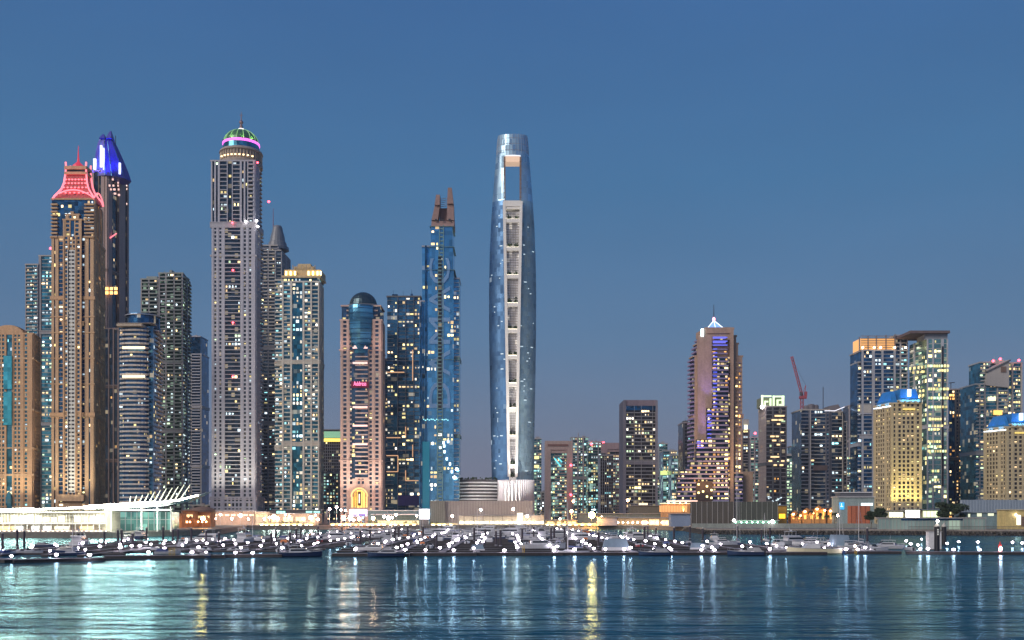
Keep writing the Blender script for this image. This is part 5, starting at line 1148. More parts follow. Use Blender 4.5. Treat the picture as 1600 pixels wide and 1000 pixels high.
# orange glowing souk
r = lowbox('yellow_kiosk', 'square kiosk glowing deep yellow, left end of the orange lit souk', 'kiosk', 790, 1215, 1229, 790, 8, wall('mustard_plaster', (.6,.33,.06)), [(1217,1227,803,810)], em('yellow_kiosk_glow', (1,.58,.03), 2.2, True))
for i, (x0, x1, yt, lb) in enumerate(((1236, 1252, 799, 'small arched pavilion glowing amber, beside the yellow kiosk'), (1254, 1272, 795, 'amber lit stepped pavilion in the middle of the souk'), (1273, 1290, 791, 'tallest amber lit pavilion of the souk with striped dome'), (1294, 1310, 794, 'amber lit domed pavilion at the right end of the souk'))):
    D = 795; r = lowbox('souk_pavilion', lb, 'pavilion', D, x0, x1, yt+5, 8, wall('souk_plaster', (.55,.30,.12)), [(x0+2, x0+6, yt+10, 811), (x1-6, x1-2, yt+10, 811)], em('amber_window', (1,.52,.12), 1.8, True), wall('souk_roof', (.3,.14,.06)))
    m = MB(); xc = X((x0+x1)/2, D); w_ = (x1-x0)*.25*D/F*1.4; m.lathe(xc, D+4, [(w_, Z(yt+5, D)), (w_*.95, Z(yt+3, D)), (w_*.7, Z(yt+1, D)), (w_*.3, Z(yt-.5, D)), (.1, Z(yt-1.5, D))], 16); m.build('dome', wall('souk_dome', (.50,.22,.07)), r)
    m = MB(); m.lathe(xc-w_, D-2, [(.2, Z(yt+6, D)), (.9, Z(yt+5, D)), (.9, Z(yt+3.6, D)), (.2, Z(yt+3, D))], 8); m.lathe(xc+w_, D-2, [(.2, Z(yt+8, D)), (.8, Z(yt+7, D)), (.8, Z(yt+6, D)), (.2, Z(yt+5, D))], 8); m.build('lantern', em('souk_lantern', (1,.52,.18), 22, True), r)
r = lowbox('marina_office', 'pale flat roofed office block with blue sign panel left of the terracotta shed', 'building', 770, 1310, 1366, 777, 16, wall('pale_teal_render', (.30,.38,.37)), [(1314,1322,771.5,775),(1330,1344,771.5,775)] and [(1345,1364,786,790)], MATS['cool_glow'], METALW)
D = 770; m = MB(); m.box(X(1314, D), X(1364, D), D+3, D+14, Z(777, D), Z(770, D)); m.build('upper_storey', DGREY, r)
m = MB(); m.box(X(1313, D), X(1365, D), D+2, D+15, Z(770, D), Z(768.8, D)); m.build('upper_roof', METALW, r)
m = MB(); m.box(X(1311.5, D), X(1319, D), D-.4, D, Z(796, D), Z(785, D)); m.build('sign', em('sign_blue', (.05,.45,.95), 1.0), r); m = MB(); m.box(X(1313, D), X(1317, D), D-.5, D-.4, Z(792, D), Z(790.8, D)); m.box(X(1314, D), X(1315.2, D), D-.5, D-.4, Z(790.8, D), Z(786.4, D)); m.build('sign_mark', em('sign_mark', (.6,.85,1), 1.4), r)
hoard('terracotta_shed', 'terracotta red ribbed container shed left of the dark trees', 735, 1330, 1359, 790.5, wall('terracotta_sheet', (.50,.16,.08)), 6, wall('terracotta_dark', (.3,.09,.05)), depth=8)
# floodlit forecourt of the yellow hotel
for i, (x0, x1, yt, lb) in enumerate(((1388, 1412, 799, 'low white lit entrance wall at the left foot of the floodlit hotel'), (1414, 1438, 796, 'brilliant white entrance canopy in the middle of the floodlit hotel front'), (1441, 1466, 797, 'glazed lime lit pavilion at the right foot of the floodlit hotel'))):
    r = lowbox('entrance_pavilion', lb, 'pavilion', 760, x0, x1, yt, 8, wall('forecourt_cream', (.62,.60,.42)), [(x0+1, x1-1, yt+1.5, 808)], em('forecourt_%d' % i, ((1,.95,.6), (1,.98,.85), (.75,.95,.5))[i], (3, 7, 1.6)[i], True))
# uplighters that floodlight the stone hotel
for px in (1397, 1404, 1412, 1422, 1432, 1440):
    D = 842; r = root('uplighter', 'ground floodlight washing the stone hotel yellow', 'floodlight', (X(px, D), D, GZ), 'floodlights at the foot of the floodlit hotel')
    m = MB(); m.loft([[(X(px, D)-.6, D-.4, GZ+8.3), (X(px, D)+.6, D-.4, GZ+8.3), (X(px, D)+.6, D+.4, GZ+8.3), (X(px, D)-.6, D+.4, GZ+8.3)], [(X(px, D)-.8, D-.6, GZ+9), (X(px, D)+.8, D-.6, GZ+9), (X(px, D)+.8, D+.4, GZ+9.2), (X(px, D)-.8, D+.4, GZ+9.2)]]); m.tube((X(px, D), D, GZ), (X(px, D), D, GZ+8.3), .15)
    m.build('housing', BLACK, r)
    ld = bpy.data.lights.new('flood', 'SPOT'); ld.energy = 26000; ld.color = (1, .84, .30); ld.spot_size = math.radians(70); ld.spot_blend = .8; ld.shadow_soft_size = .5
    lo = bpy.data.objects.new('beam', ld); COL.objects.link(lo); lo.parent = r; lo.location = (0, -1.2, 9.6); lo.rotation_euler = Vector((0, -.16, -1)).to_track_quat('Z', 'Y').to_euler(); lo.rotation_euler = (math.radians(180-12), 0, 0)
# right bank wall, hoarding and yellow block
hoard('hoarding', 'blue grey ribbed hoarding above the quay at the right edge', 700, 1504, 1640, 781, wall('blue_grey_sheet', (.30,.37,.44), .08), 4.6, wall('rib_blue', (.24,.30,.38)))
r = lowbox('service_building', 'low teal service building with small windows under the blue grey hoarding', 'building', 660, 1503, 1572, 801, 12, wall('teal_service', (.20,.30,.34)), [(1512,1516,803,808),(1526,1534,802,807),(1543,1553,802,806)], em('service_window', (.95,1,.7), .8), wall('service_roof', (.3,.36,.42)))
m = MB(); m.box(X(1558, 659.8), X(1565, 659.8), 659.8, 660.1, Z(810, 660), Z(802, 660)); m.build('door', BLACK, r)
r = lowbox('gate_house', 'bright yellow gate house with a lit doorway at the right edge', 'building', 640, 1572, 1640, 797, 12, wall('yellow_render', (.66,.52,.22)), [(1588,1595,805,820)], em('gate_white', (1,1,.75), 2.4, True), wall('gate_roof', (.55,.50,.35)))
m = MB(); m.box(X(1596, 639.7), X(1606, 639.7), 639.6, 640.05, Z(822, 640), Z(807, 640)); m.build('door', BROWN, r)
m = MB(); m.lathe(X(1587, 639), 638.6, [(.2, Z(806, 639)), (.5, Z(805, 639)), (.5, Z(804, 639)), (.2, Z(803, 639))], 8); m.build('wall_lamp', MATS['lamp_white'], r)
r = root('quay_wall', 'long pale green grey glazed wall with a dark stripe along the right quay', 'wall', (X(1470, 622), 622, GZ)); D = 626
m = MB(); m.box(X(1372, D), X(1539, D), D, D+1.2, GZ, Z(810, D)); m.build('panel', glass('pale_screen', (.35,.48,.44), cw=7, ch=20, lit=.3, litcol=(.8,1,.7), ls=.25, metal=.1, rough=.4, var=.2), r)
m = MB(); m.box(X(1408, D), X(1504, D), D-.3, D, Z(813, D), Z(810, D)); m.build('dark_stripe', NAVYG, r)
m = MB(); m.box(X(1368, D), X(1541, D), D-.5, D+1.7, Z(810, D), Z(808.6, D)); m.build('coping', PALE, r)
m = MB()
for q in range(30): x = X(1372+q*5.8, D); m.box(x-.1, x+.1, D-.2, D, GZ, Z(810, D))
m.build('mullions', PALE, r)
r = root('quay_fence', 'dark railing with fine uprights on the right quay edge', 'fence', (X(1540, 612), 612, GZ)); D = 608
m = MB()
for q in range(110): x = X(1420+q*1.9, D); m.box(x-.07, x+.07, D, D+.12, GZ, GZ+2.3)
m.box(X(1420, D), X(1630, D), D-.03, D+.15, GZ+2.2, GZ+2.4); m.build('rail', wall('fence_bronze', (.14,.12,.10)), r)
r = root('embankment_wall', 'low grey green embankment wall with dark planting between hoarding and quay', 'wall', (X(1180, 690), 690, GZ)); m = MB()
m.box(X(1082, 692), X(1370, 692), 692, 694, GZ, Z(818, 692)); m.build('panel', wall('embankment_grey', (.28,.31,.28)), r)
# street lamps
LP = {}
def lamp(px, yt, D, col, label, group, rad=.6, arm=False):
    key = (col, rad)
    x, y = X(px, D), D; r = root('street_lamp', label, 'street lamp', (x, y, GZ), group); h = Z(yt, D)
    m = MB(); m.tube((x, y, GZ), (x, y, h), .16, 5, 0, .09)
    if arm: m.tube((x, y, h), (x+1.6, y, h+.2), .08, 4); m.tube((x, y, h), (x-1.6, y, h+.2), .08, 4)
    m.build('pole', STEEL, r)
    m = MB(); m.lathe(x, y, [(rad*.25, h-rad*.2), (rad*.85, h+rad*.3), (rad, h+rad*.9), (rad*.8, h+rad*1.5), (rad*.25, h+rad*1.9)], 10); m.build('lamp_globe', MATS[col], r)
em('lamp_pinkish', (1,.72,.55), 80, True); em('lamp_amber', (1,.52,.22), 40, True)
em('lamp_flood', (1,.46,.10), 210, True)
G1 = 'pink white globe lamps on the central promenade'
for px, y, rad in ((413,812,.6),(421,810,.7),(428,811,1.5),(434,812,.9),(446,805,.5),(452,808,.6),(474,812,.7),(486,811,1.2),(493,806,.6),(497,813,.7),(515,797,.8),(526,794,.8),(533,798,.6),(540,799,.6),(537,813,.9),(547,812,1.3),(553,814,.7),(600,809,.8),(607,812,1.3),(613,810,.7),(619,806,.7),(651,807,.7),(344,805,.6),(362,812,.8),(376,808,1.1),(388,812,.6),(336,812,.8),(322,812,.8),(275,812,.7),(298,813,.7)):
    lamp(px, y, 800+(px*7) % 13, 'lamp_pinkish', 'glowing pink white globe lamp on a short pole on the central promenade', G1, rad*1.15)
for px, y, D, lb in ((706.5,808,800,'pink white globe lamp before the left end of the cream pavilion'),(751,798,806,'tall pink globe lamp before the grey hoarding, left one'),(802,797,806,'tall pink globe lamp before the grey hoarding, right one'),(824,808,805,'wide pink globe lamp at the right end of the cream pavilion')): lamp(px, y, D, 'lamp_pinkish', lb, None, .9)
em('lamp_golden', (1,.46,.12), 240, True); em('added_salmon_lamp', (1,.36,.17), 260, True)
lamp(317, 813, 672, 'lamp_golden', 'bright golden lamp among the orange restaurants', None, 1.3)
lamp(561, 813, 789, 'added_salmon_lamp', 'added salmon lamp tinting the water, under the led billboard', None, 1.2); lamp(583, 812, 791, 'added_salmon_lamp', 'added salmon lamp tinting the water, right of the led billboard', None, 1.2); lamp(537, 811, 788, 'added_salmon_lamp', 'added salmon lamp tinting the water, left of the led billboard', None, 1.2)  # lamps added to throw a salmon reflection on the water
lamp(845, 795, 806, 'lamp_white', 'tall twin armed white street lamp right of the grey hoarding', None, .5, True)
lamp(896, 785, 850, 'lamp_amber', 'tall amber street lamp, upper one of a close pair', None, 1.0); lamp(893, 801, 803, 'lamp_amber', 'shorter amber street lamp, lower one of a close pair', None, 1.2)
lamp(981, 783.5, 860, 'lamp_amber', 'tall amber street lamp in front of the black banded tower', None, 1.1)
lamp(875, 812, 803, 'lamp_amber', 'amber globe lamp over the market stalls', None, .8)
lamp(924.5, 809, 792, 'lamp_flood', 'brightest yellow white promenade lamp, left of the violet grey shed', None, 2.4)
lamp(940, 808, 796, 'lamp_warm', 'small warm lamp on the left corner of the violet grey shed roof', None, .5)
lamp(1147, 815, 692, 'lamp_white', 'white lamp at the left end of the green lit pier house', None, 1.0); lamp(1207, 817, 690, 'lamp_white', 'white lamp at the right end of the green lit pier house', None, 1.1)
lamp(1309, 807, 640, 'lamp_pinkish', 'pinkish lamp beside the marina office', None, .7)
# low city blocks that close the gaps between the towers
rn = random.Random(77)
for i, (x0, x1, yt, D, lb) in enumerate(((64, 82, 770, 1150, 'low dark block between the orange beige and the red crowned towers'), (252, 300, 772, 1180, 'low brown block between the grey green tower and the slim blue grey one'), (300, 332, 790, 1100, 'low brown roofline left of the domed tower base'),
    (500, 534, 740, 1160, 'dim block in the gap left of the pink beige tower'), (596, 612, 700, 1150, 'narrow dark block in the gap right of the pink beige tower'), (714, 726, 790, 1200, 'tiny low block right of the blue lettered tower'), (845, 856, 770, 1300, 'tiny block left of the pale pink frame tower'),
    (1024, 1038, 745, 1300, 'small block right of the black banded tower'), (1174, 1190, 755, 1350, 'small block right of the tan blank wing'), (1226, 1254, 765, 1350, 'low pale block under the crane'), (1318, 1344, 745, 1400, 'low dark block left of the orange crowned tower'), (1506, 1530, 770, 1400, 'low block in the gap near the right edge'))):
    simple('city_block', lb, D, x0, x1, yt, rn.choice((GREY, C1, DGREY, PALE)), PALE, SMG if i % 2 else SMOKE, rn.choice(('w1 h3 w1 h3 w1', 'w1 p5 w1', 'w1 g4 w1 h3')), p=.16, cap=30, roofn=2, cat='building')

for x0, x1, lb in ((405, 497, 'low cream garden wall washed by warm strip lights, left of the sail monument'), (516, 653, 'long low garden wall washed by yellow strip lights, right of the sail monument'), (673, 716, 'short low garden wall with yellow strip light before the grey green hoarding'), (851, 932, 'low garden wall with yellow strip light before the market stalls')):
    D = 802.5; r = root('garden_wall', lb, 'wall', (X((x0+x1)/2, D), D, GZ)); m = MB(); m.box(X(x0, D), X(x1, D), D, D+.5, GZ, GZ+1.7); m.build('wall', wall('garden_cream', (.62,.56,.38), .25, .8, .3), r)
    m = MB(); x = X(x0, D)+1
    while x < X(x1, D)-3: m.box(x, x+2.2, D-1.0, D-.75, GZ+.35, GZ+.6); x += 3.6+(x*7 % 2)
    m.build('strip_light', em('garden_strip', (1,.80,.36), 32, True), r)

def palm(px, D, h, lb, seed):
    rn = random.Random(seed); x = X(px, D); r = root('palm_tree', lb, 'palm tree', (x, D, GZ), 'palms in front of the orange lit souk')
    m = MB(); bx_, by_ = rn.uniform(-.6, .6), rn.uniform(-.5, .5); pts = [(x+bx_*t*t, D+by_*t*t, GZ+h*t) for t in (0, .35, .7, 1)]
    for a, b in zip(pts, pts[1:]): m.tube(a, b, .24, 7, 0, .2)
    m.build('trunk', BARK, r); m = MB(); c = Vector(pts[-1])
    for q in range(17):
        a = q*2.4+rn.uniform(-.2, .2); el = rn.uniform(-.2, 1.0); L = rn.uniform(2.6, 3.6); d = Vector((math.cos(a), math.sin(a), 0)); sd_ = Vector((-d.y, d.x, 0)); prev = c
        for k in range(1, 8):
            t = k/7; p = c+d*(L*t*math.cos(el*.6))+Vector((0, 0, L*(math.sin(el)*t-1.0*t*t*t)))
            w_ = .62*math.sin(math.pi*min(.97, t*.8+.14))
            for sg in (-1, 1): m.quad(prev, p, p+sd_*sg*w_-Vector((0, 0, .3*w_+.1)), prev+sd_*sg*w_*.7+d*.15-Vector((0, 0, .25*w_)))
            prev = p
    m.build('crown', DLEAF, r)
for i, (px, D, h, lb) in enumerate(((1247, 778, 8.5, 'slim dark palm in front of the small arched amber pavilion'), (1268, 774, 10.5, 'tallest dark palm between two amber pavilions of the souk'), (1281, 780, 9, 'dark palm directly before the striped dome of the souk'), (1292, 775, 7.5, 'short dark palm right of the striped souk dome'), (1304, 772, 9.5, 'rightmost dark palm of the souk, before its last pavilion'))): palm(px, D, h, lb, i+3)
# ================================================================ marina: pontoons, piles, lights, boats
DECK = wall('pontoon_deck', (.17,.155,.17), .2, .8, .6); FEND = wall('pontoon_fender', (.035,.03,.032), .3, .7, .5)
def pontoon(label, A, B, w, free=.7, group=None, fingers=(), name='pontoon'):
    A, B = Vector(A), Vector(B); u = (B-A).normalized(); n_ = Vector((u[1], -u[0])); L = (B-A).length
    r = root(name, label, 'pontoon', (A[0], A[1], 0), group)
    m = MB(); m.obox(A, u, n_, 0, L, -w/2, w/2, -.5, free-.12); m.build('float', FEND, r)
    m = MB(); q = 0
    while q < L: m.obox(A, u, n_, q+.05, min(L, q+6)-.05, -w/2-.12, w/2+.12, free-.12, free); q += 6
    m.build('deck', DECK, r)
    for (s, ln) in fingers:
        c = A+u*s; m = MB(); sg = 1 if ln > 0 else -1; a, b = sorted((sg*w/2, ln))
        m.obox(c, u, n_, -.6, .6, a, b, -.3, free-.15); f = m.build('finger', FEND, r); m = MB(); m.obox(c, u, n_, -.66, .66, a, b, free-.15, free-.05); m.build('finger_deck', DECK, f)
    return r
front = [(-40, 306, 20, 292), (20, 291, 163, 304), (163, 316, 352, 322), (352, 326, 442, 328), (520, 334, 640, 334), (640, 338, 745, 338), (745, 340, 880, 340), (880, 341, 1010, 342), (1010, 343, 1120, 344), (1120, 345, 1290, 345), (1290, 352, 1405, 352), (1416, 350, 1500, 346), (1500, 346, 1660, 344)]
fl = ['dark breakwater pontoon at the far left edge', 'dark slanting breakwater pontoon nearest the camera at left', 'breakwater pontoon before the rounded navy tower', 'short breakwater pontoon below the domed tower', 'breakwater pontoon below the pink beige tower, right of the channel gap',
      'breakwater pontoon below the blue lettered tower', 'breakwater pontoon below the tallest tower', 'breakwater pontoon below the pale pink frame tower', 'breakwater pontoon below the black banded tower', 'breakwater pontoon below the stepped hotel', 'breakwater pontoon before the orange lit souk',
      'thin breakwater pontoon in front of the floodlit hotel', 'breakwater pontoon at the right edge with the twin dark piles']
for (x0, d0, x1, d1), lb in zip(front, fl): pontoon(lb, (X(x0+.3, d0), d0), (X(x1-.3, d1), d1), 4.6, .95, 'front row of breakwater pontoons', name='breakwater_pontoon')
rn = random.Random(12)
LGT = []
walk = []
for i, px in enumerate(range(-60, 1420, 62)):
    if 490 < px < 535: continue
    D0 = 352 if px > 160 else 330; x = X(px+rn.uniform(-6, 6), D0); D1 = 560-70 if px < 200 else (540 if px < 300 else (735 if px < 1020 else (600 if px < 1140 else 440)))
    x1 = x*(1.0)+rn.uniform(-5, 5); walk.append((x, D0, x1, D1))
    fg = []; s = 14
    while s < D1-D0-6: fg.append((s, rn.choice((9, 11)))); fg.append((s, -rn.choice((9, 11)))); s += 19
    pontoon('long narrow floating walkway with finger berths running from the front row towards the shore', (x, D0), (x1, D1), 2.2, .62, 'floating walkways of the marina', fg, name='walkway_pontoon')
    s = 6
    while s < D1-D0:
        t = s/(D1-D0); LGT.append((x+(x1-x)*t+(1.0 if int(s) % 2 else -1.0), D0+s)); s += rn.uniform(15, 24)*(1+.5*t)
for px in (18, 88, 140, 232, 300, 322, 368, 395, 476, 555, 633, 665, 709, 788, 866, 898, 946, 975, 1022, 1049, 1096, 1116, 1176, 1203, 1322, 1340, 1490, 1531, 1563, 1450, 1438):
    d = 298 if px < 165 else (320 if px < 440 else 339 if px < 900 else 344); LGT.append((X(px, d), d))
for px, y in ((1416,852),(1423,857),(1434,859),(1498,853),(1528,853),(1582,855),(1597,856),(1440,849),(1480,856)): LGT.append((X(px, DW(y)), DW(y)))
DL = em('dock_light_glow', (1,.87,1), 34, True)
def dock_light():
    r = root('dock_light', None, None, (0,0,0)); m = MB(); m.tube((0,0,.6), (0,0,1.55), .07, 5); m.build('post', STEEL, r)
    m = MB(); m.lathe(0, 0, [(.12, 1.5), (.40, 1.68), (.40, 2.02), (.12, 2.16)], 8); m.build('lamp_globe', DL, r); return r
proto = dock_light(); proto['label'] = 'small round white light on a short post on the marina pontoons'; proto['category'] = 'dock light'; proto['group'] = 'white lights dotted along the pontoons'
for i, (x, y) in enumerate(LGT):
    o = proto if i == 0 else copy_tree(proto); o.location = (x, y, 0); q_ = .9+.5*((i*37) % 11)/10; o.scale = (q_, q_, .9+.2*((i*13) % 7)/6)
    # sit on deck height
# piles
PILE = wall('pile_dark', (.045,.035,.05), .3, .6, .5)
def pile():
    r = root('mooring_pile', None, None, (0,0,0)); m = MB(); m.cyl(0, 0, .42, -2, 6.6, 12); m.build('shaft', PILE, r)
    m = MB(); m.lathe(0, 0, [(.46, 6.6), (.46, 6.75), (.06, 7.25)], 12); m.build('cap', wall('pile_cap', (.5,.48,.42)), r)
    m = MB(); m.lathe(0, 0, [(.6, .75), (.6, 1.0)], 12); m.build('collar', STEEL, r); return r
pp = pile(); pp['label'] = 'dark round mooring pile with a pale cone cap standing among the pontoons'; pp['category'] = 'mooring pile'; pp['group'] = 'dark mooring piles of the marina'
pl = [(4,864),(27,858),(38,851),(163,856),(184,850),(190,855),(207,860),(229,850),(255,846),(270,850),(278,852),(299,848),(322,850),(342,857),(424,857),(431,850),(453,857),(463,846),(470,845),(497,845),(534,841),(563,855),(578,848),(617,846),(623,844),(637,843),(661,842),(682,859),(741,848),(758,846),(775,855),(782,856),(816,845),(834,842),(861,846),(866,844),(882,842),(935,857),(1007,845),(1012,842),(1025,843),(1053,846),(1078,844),(1098,848),(1152,844),(1190,848),(1203,843),(1355,850)]
for i, (px, y) in enumerate(pl):
    D = DW(y); o = pp if i == 0 else copy_tree(pp); o.location = (X(px, D), D, 0); s_ = 1+.25*((i*7) % 3)/3; o.scale = (s_, s_, rn.uniform(.85, 1.08))
for px, y, lb in ((1464, 862, 'thick black pile with a lit sign panel, front one of the pair at right'), (1475, 851, 'thick black pile, rear one of the pair at right')):
    D = DW(y); r = root('marker_pile', lb, 'pile', (X(px, D), D, 0)); m = MB(); m.cyl(X(px, D), D, .95, -2, Z(823, D), 16); m.build('shaft', wall('pile_black', (.012,.012,.016), .2, .5), r)
    m = MB(); m.lathe(X(px, D), D, [(1.0, Z(823, D)), (1.0, Z(822, D)), (.3, Z(818, D)), (.1, Z(816, D))], 16); m.build('cap', wall('pile_cap', (.5,.48,.42)), r)
    if px == 1464:
        m = MB(); m.lathe(X(px, D), D-.6, [(.2, Z(816, D)), (.5, Z(815, D)), (.5, Z(813.5, D)), (.2, Z(812, D))], 8); m.build('lamp', MATS['lamp_white'], r)
        for q in range(4): m = MB(); m.box(X(px, D)-.3, X(px, D)+.25, D-1.02, D-.96, Z(828+q*2.6, D), Z(826.6+q*2.6, D)); m.build('sign_mark', em('pile_sign', (.8,.8,.75), .5), r)
r = root('pontoon_hut', 'small white rectangular hut behind the thick black piles', 'hut', (X(1460, 385), 385, 0)); D = 385; m = MB(); m.box(X(1451, D), X(1471, D), D, D+2.5, .3, Z(831, D)); m.build('wall', METALW, r); m = MB(); m.box(X(1450, D), X(1472, D), D-.3, D+2.8, Z(831, D), Z(830, D)); m.build('roof', PALE, r); m = MB(); m.box(X(1448, D), X(1474, D), D-1.5, D+3.5, -.3, .3); m.build('float', FEND, r)
r = root('navigation_buoy', 'red and white marker light on the right breakwater pontoon', 'marker', (X(1562, 345), 345, .95)); D = 345; m = MB(); m.cyl(X(1562.5, D), D, .55, .95, 3.4, 10); m.cyl(X(1562.5, D), D, .35, 3.4, 4.4, 10, 0, .1); m.build('body', wall('marker_red', (.6,.06,.05)), r); m = MB(); m.lathe(X(1562, D), D-.8, [(.15, 1.6), (.45, 1.9), (.45, 2.3), (.15, 2.6)], 8); m.build('lamp', DL, r)

# ---- boats (bow towards +x, length 1 unit = real metres)
GEL = wall('gelcoat_white', (.58,.59,.62), .06, .25, .8); CREAM = wall('gelcoat_cream', (.70,.66,.46), .06, .3, .8); NAVYH = wall('hull_navy', (.03,.05,.12), .1, .25, .8); REDH = wall('hull_red', (.45,.05,.05), .1, .3, .8)
CANV = wall('canvas_blue', (.10,.13,.30), .2, .9, 1); CANG = wall('canvas_grey', (.32,.33,.36), .2, .9, 1); TINT = wall('tinted_screen', (.02,.025,.035), .1, .12); TEAK = wall('teak', (.33,.20,.11), .2, .7, 2); ORC = wall('canvas_orange', (.62,.22,.08), .15, .9, 1)
def hull(r, L, W, H, mat, name='hull'):
    m = MB(); st = [(-.5, .42, .86, .0), (-.3, .5, .84, .0), (0, .5, .86, .0), (.2, .44, .92, .02), (.36, .27, 1.0, .06), (.46, .11, 1.08, .2), (.5, .02, 1.14, .45)]
    rg = []
    for t, w, h, k in st: rg.append([(t*L, -w*W, h*H), (t*L, -w*W*.82, .18*H+k*H*.6), (t*L, -w*W*.25, -.25*H+k*H), (t*L, w*W*.25, -.25*H+k*H), (t*L, w*W*.82, .18*H+k*H*.6), (t*L, w*W, h*H)])
    m.loft(rg[::-1]); m.build(name, mat, r)
    m = MB()
    for (a, b) in zip(st, st[1:]):
        for sg in (-1, 1): m.tube((a[0]*L, sg*a[1]*W, a[2]*H+.02), (b[0]*L, sg*b[1]*W, b[2]*H+.02), .06, 4)
    m.build('gunwale', STEEL, r)
def house(r, x0, x1, w, z0, z1, sl, mat, name, sl2=.2):
    m = MB(); m.loft([[(x0, -w, z0), (x1, -w*.8, z0), (x1, w*.8, z0), (x0, w, z0)], [(x0+sl2, -w*.9, z1), (x1-sl, -w*.7, z1), (x1-sl, w*.7, z1), (x0+sl2, w*.9, z1)]]); return m.build(name, mat, r)
def rail(r, L, W, H):
    m = MB(); pts = [(.1*L, .44*W, H), (.3*L, .33*W, H*1.02), (.44*L, .13*W, H*1.1), (.49*L, 0, H*1.14)]
    pts = [(x, -y, z) for x, y, z in pts]+[(x, y, z) for x, y, z in pts[::-1]]
    for a, b in zip(pts, pts[1:]): m.tube((a[0], a[1], a[2]+.65), (b[0], b[1], b[2]+.65), .035, 3)
    for a in pts: m.tube(a, (a[0], a[1], a[2]+.65), .03, 3)
    m.build('bow_rail', STEEL, r)
def speedboat(hm, cov=None):
    r = root('speedboat', None, None, (0,0,0)); L, W, H = 8.5, 2.7, 1.1; hull(r, L, W, H, hm)
    house(r, -1.2, 2.2, .95, .95, 1.35, 1.2, GEL, 'foredeck'); house(r, -.4, .9, .9, 1.3, 1.95, .8, TINT, 'windscreen')
    if cov: house(r, -3.9, .3, 1.1, 1.0, 1.9, .5, cov, 'cover', .7)
    else: house(r, -3.6, -2.6, .8, 1.0, 1.5, .1, GEL, 'seat'); 
    m = MB(); m.box(-4.7, -4.1, -.3, .3, .1, 1.4); m.build('outboard_motor', BLACK, r); rail(r, L, W, H*.95); return r
def cruiser(hm):
    r = root('motor_cruiser', None, None, (0,0,0)); L, W, H = 13, 4, 1.6; hull(r, L, W, H, hm)
    c = house(r, -3.6, 3.4, 1.5, 1.4, 2.6, 2.2, GEL, 'cabin'); m = MB()
    for sg in (-1, 1): m.loft([[(-3.0, sg*1.48, 1.85), (1.9, sg*1.25, 1.85), (1.9, sg*1.2, 1.9), (-3.0, sg*1.45, 1.9)], [(-2.9, sg*1.42, 2.35), (1.4, sg*1.18, 2.35), (1.4, sg*1.1, 2.35), (-2.9, sg*1.38, 2.35)]])
    m.build('cabin_window', TINT, r); house(r, .8, 2.2, 1.15, 2.1, 3.0, 1.0, TINT, 'windscreen')
    m = MB(); m.box(-3.8, .8, -1.5, 1.5, 3.4, 3.52); m.build('hardtop', GEL, r)
    m = MB()
    for x in (-3.6, -1, .6):
        for sg in (-1, 1): m.tube((x, sg*1.4, 2.5), (x, sg*1.4, 3.4), .05, 4)
    m.build('hardtop_post', STEEL, r); m = MB(); m.tube((-2, 0, 3.5), (-2.4, 0, 5.4), .05, 4); m.tube((-2.2, -.6, 4.3), (-2.2, .6, 4.3), .05, 4); m.build('antenna', STEEL, r); rail(r, L, W, H*.95); return r
def yacht(hm):
    r = root('flybridge_yacht', None, None, (0,0,0)); L, W, H = 19, 5.2, 2.2; hull(r, L, W, H, hm)
    house(r, -6.5, 4.6, 2.0, 2.0, 3.9, 3.2, GEL, 'saloon', .1)
    m = MB()
    for sg in (-1, 1): m.loft([[(-5.8, sg*1.98, 2.7), (3.2, sg*1.66, 2.7), (3.2, sg*1.6, 2.7), (-5.8, sg*1.9, 2.7)], [(-5.6, sg*1.9, 3.5), (2.0, sg*1.55, 3.5), (2.0, sg*1.5, 3.5), (-5.6, sg*1.84, 3.5)]])
    m.build('saloon_window', TINT, r); house(r, -7.4, 1.4, 2.1, 3.9, 4.5, 1.0, GEL, 'flybridge', -.2); house(r, -.4, 1.2, 1.5, 4.5, 5.2, .8, TINT, 'windscreen')
    m = MB(); m.box(-6.2, -1.4, -1.9, 1.9, 6.4, 6.55); m.build('hardtop', GEL, r)
    m = MB()
    for x in (-5.8, -1.8):
        for sg in (-1, 1): m.tube((x, sg*1.7, 4.4), (x+.3, sg*1.6, 6.4), .09, 4)
    m.build('arch', GEL, r); m = MB(); m.tube((-4, 0, 6.5), (-4.4, 0, 9), .07, 4); m.lathe(-3.2, 0, [(.3, 6.5), (.5, 6.9), (.3, 7.2)], 8); m.build('antenna', GEL, r); rail(r, L, W, H); return r
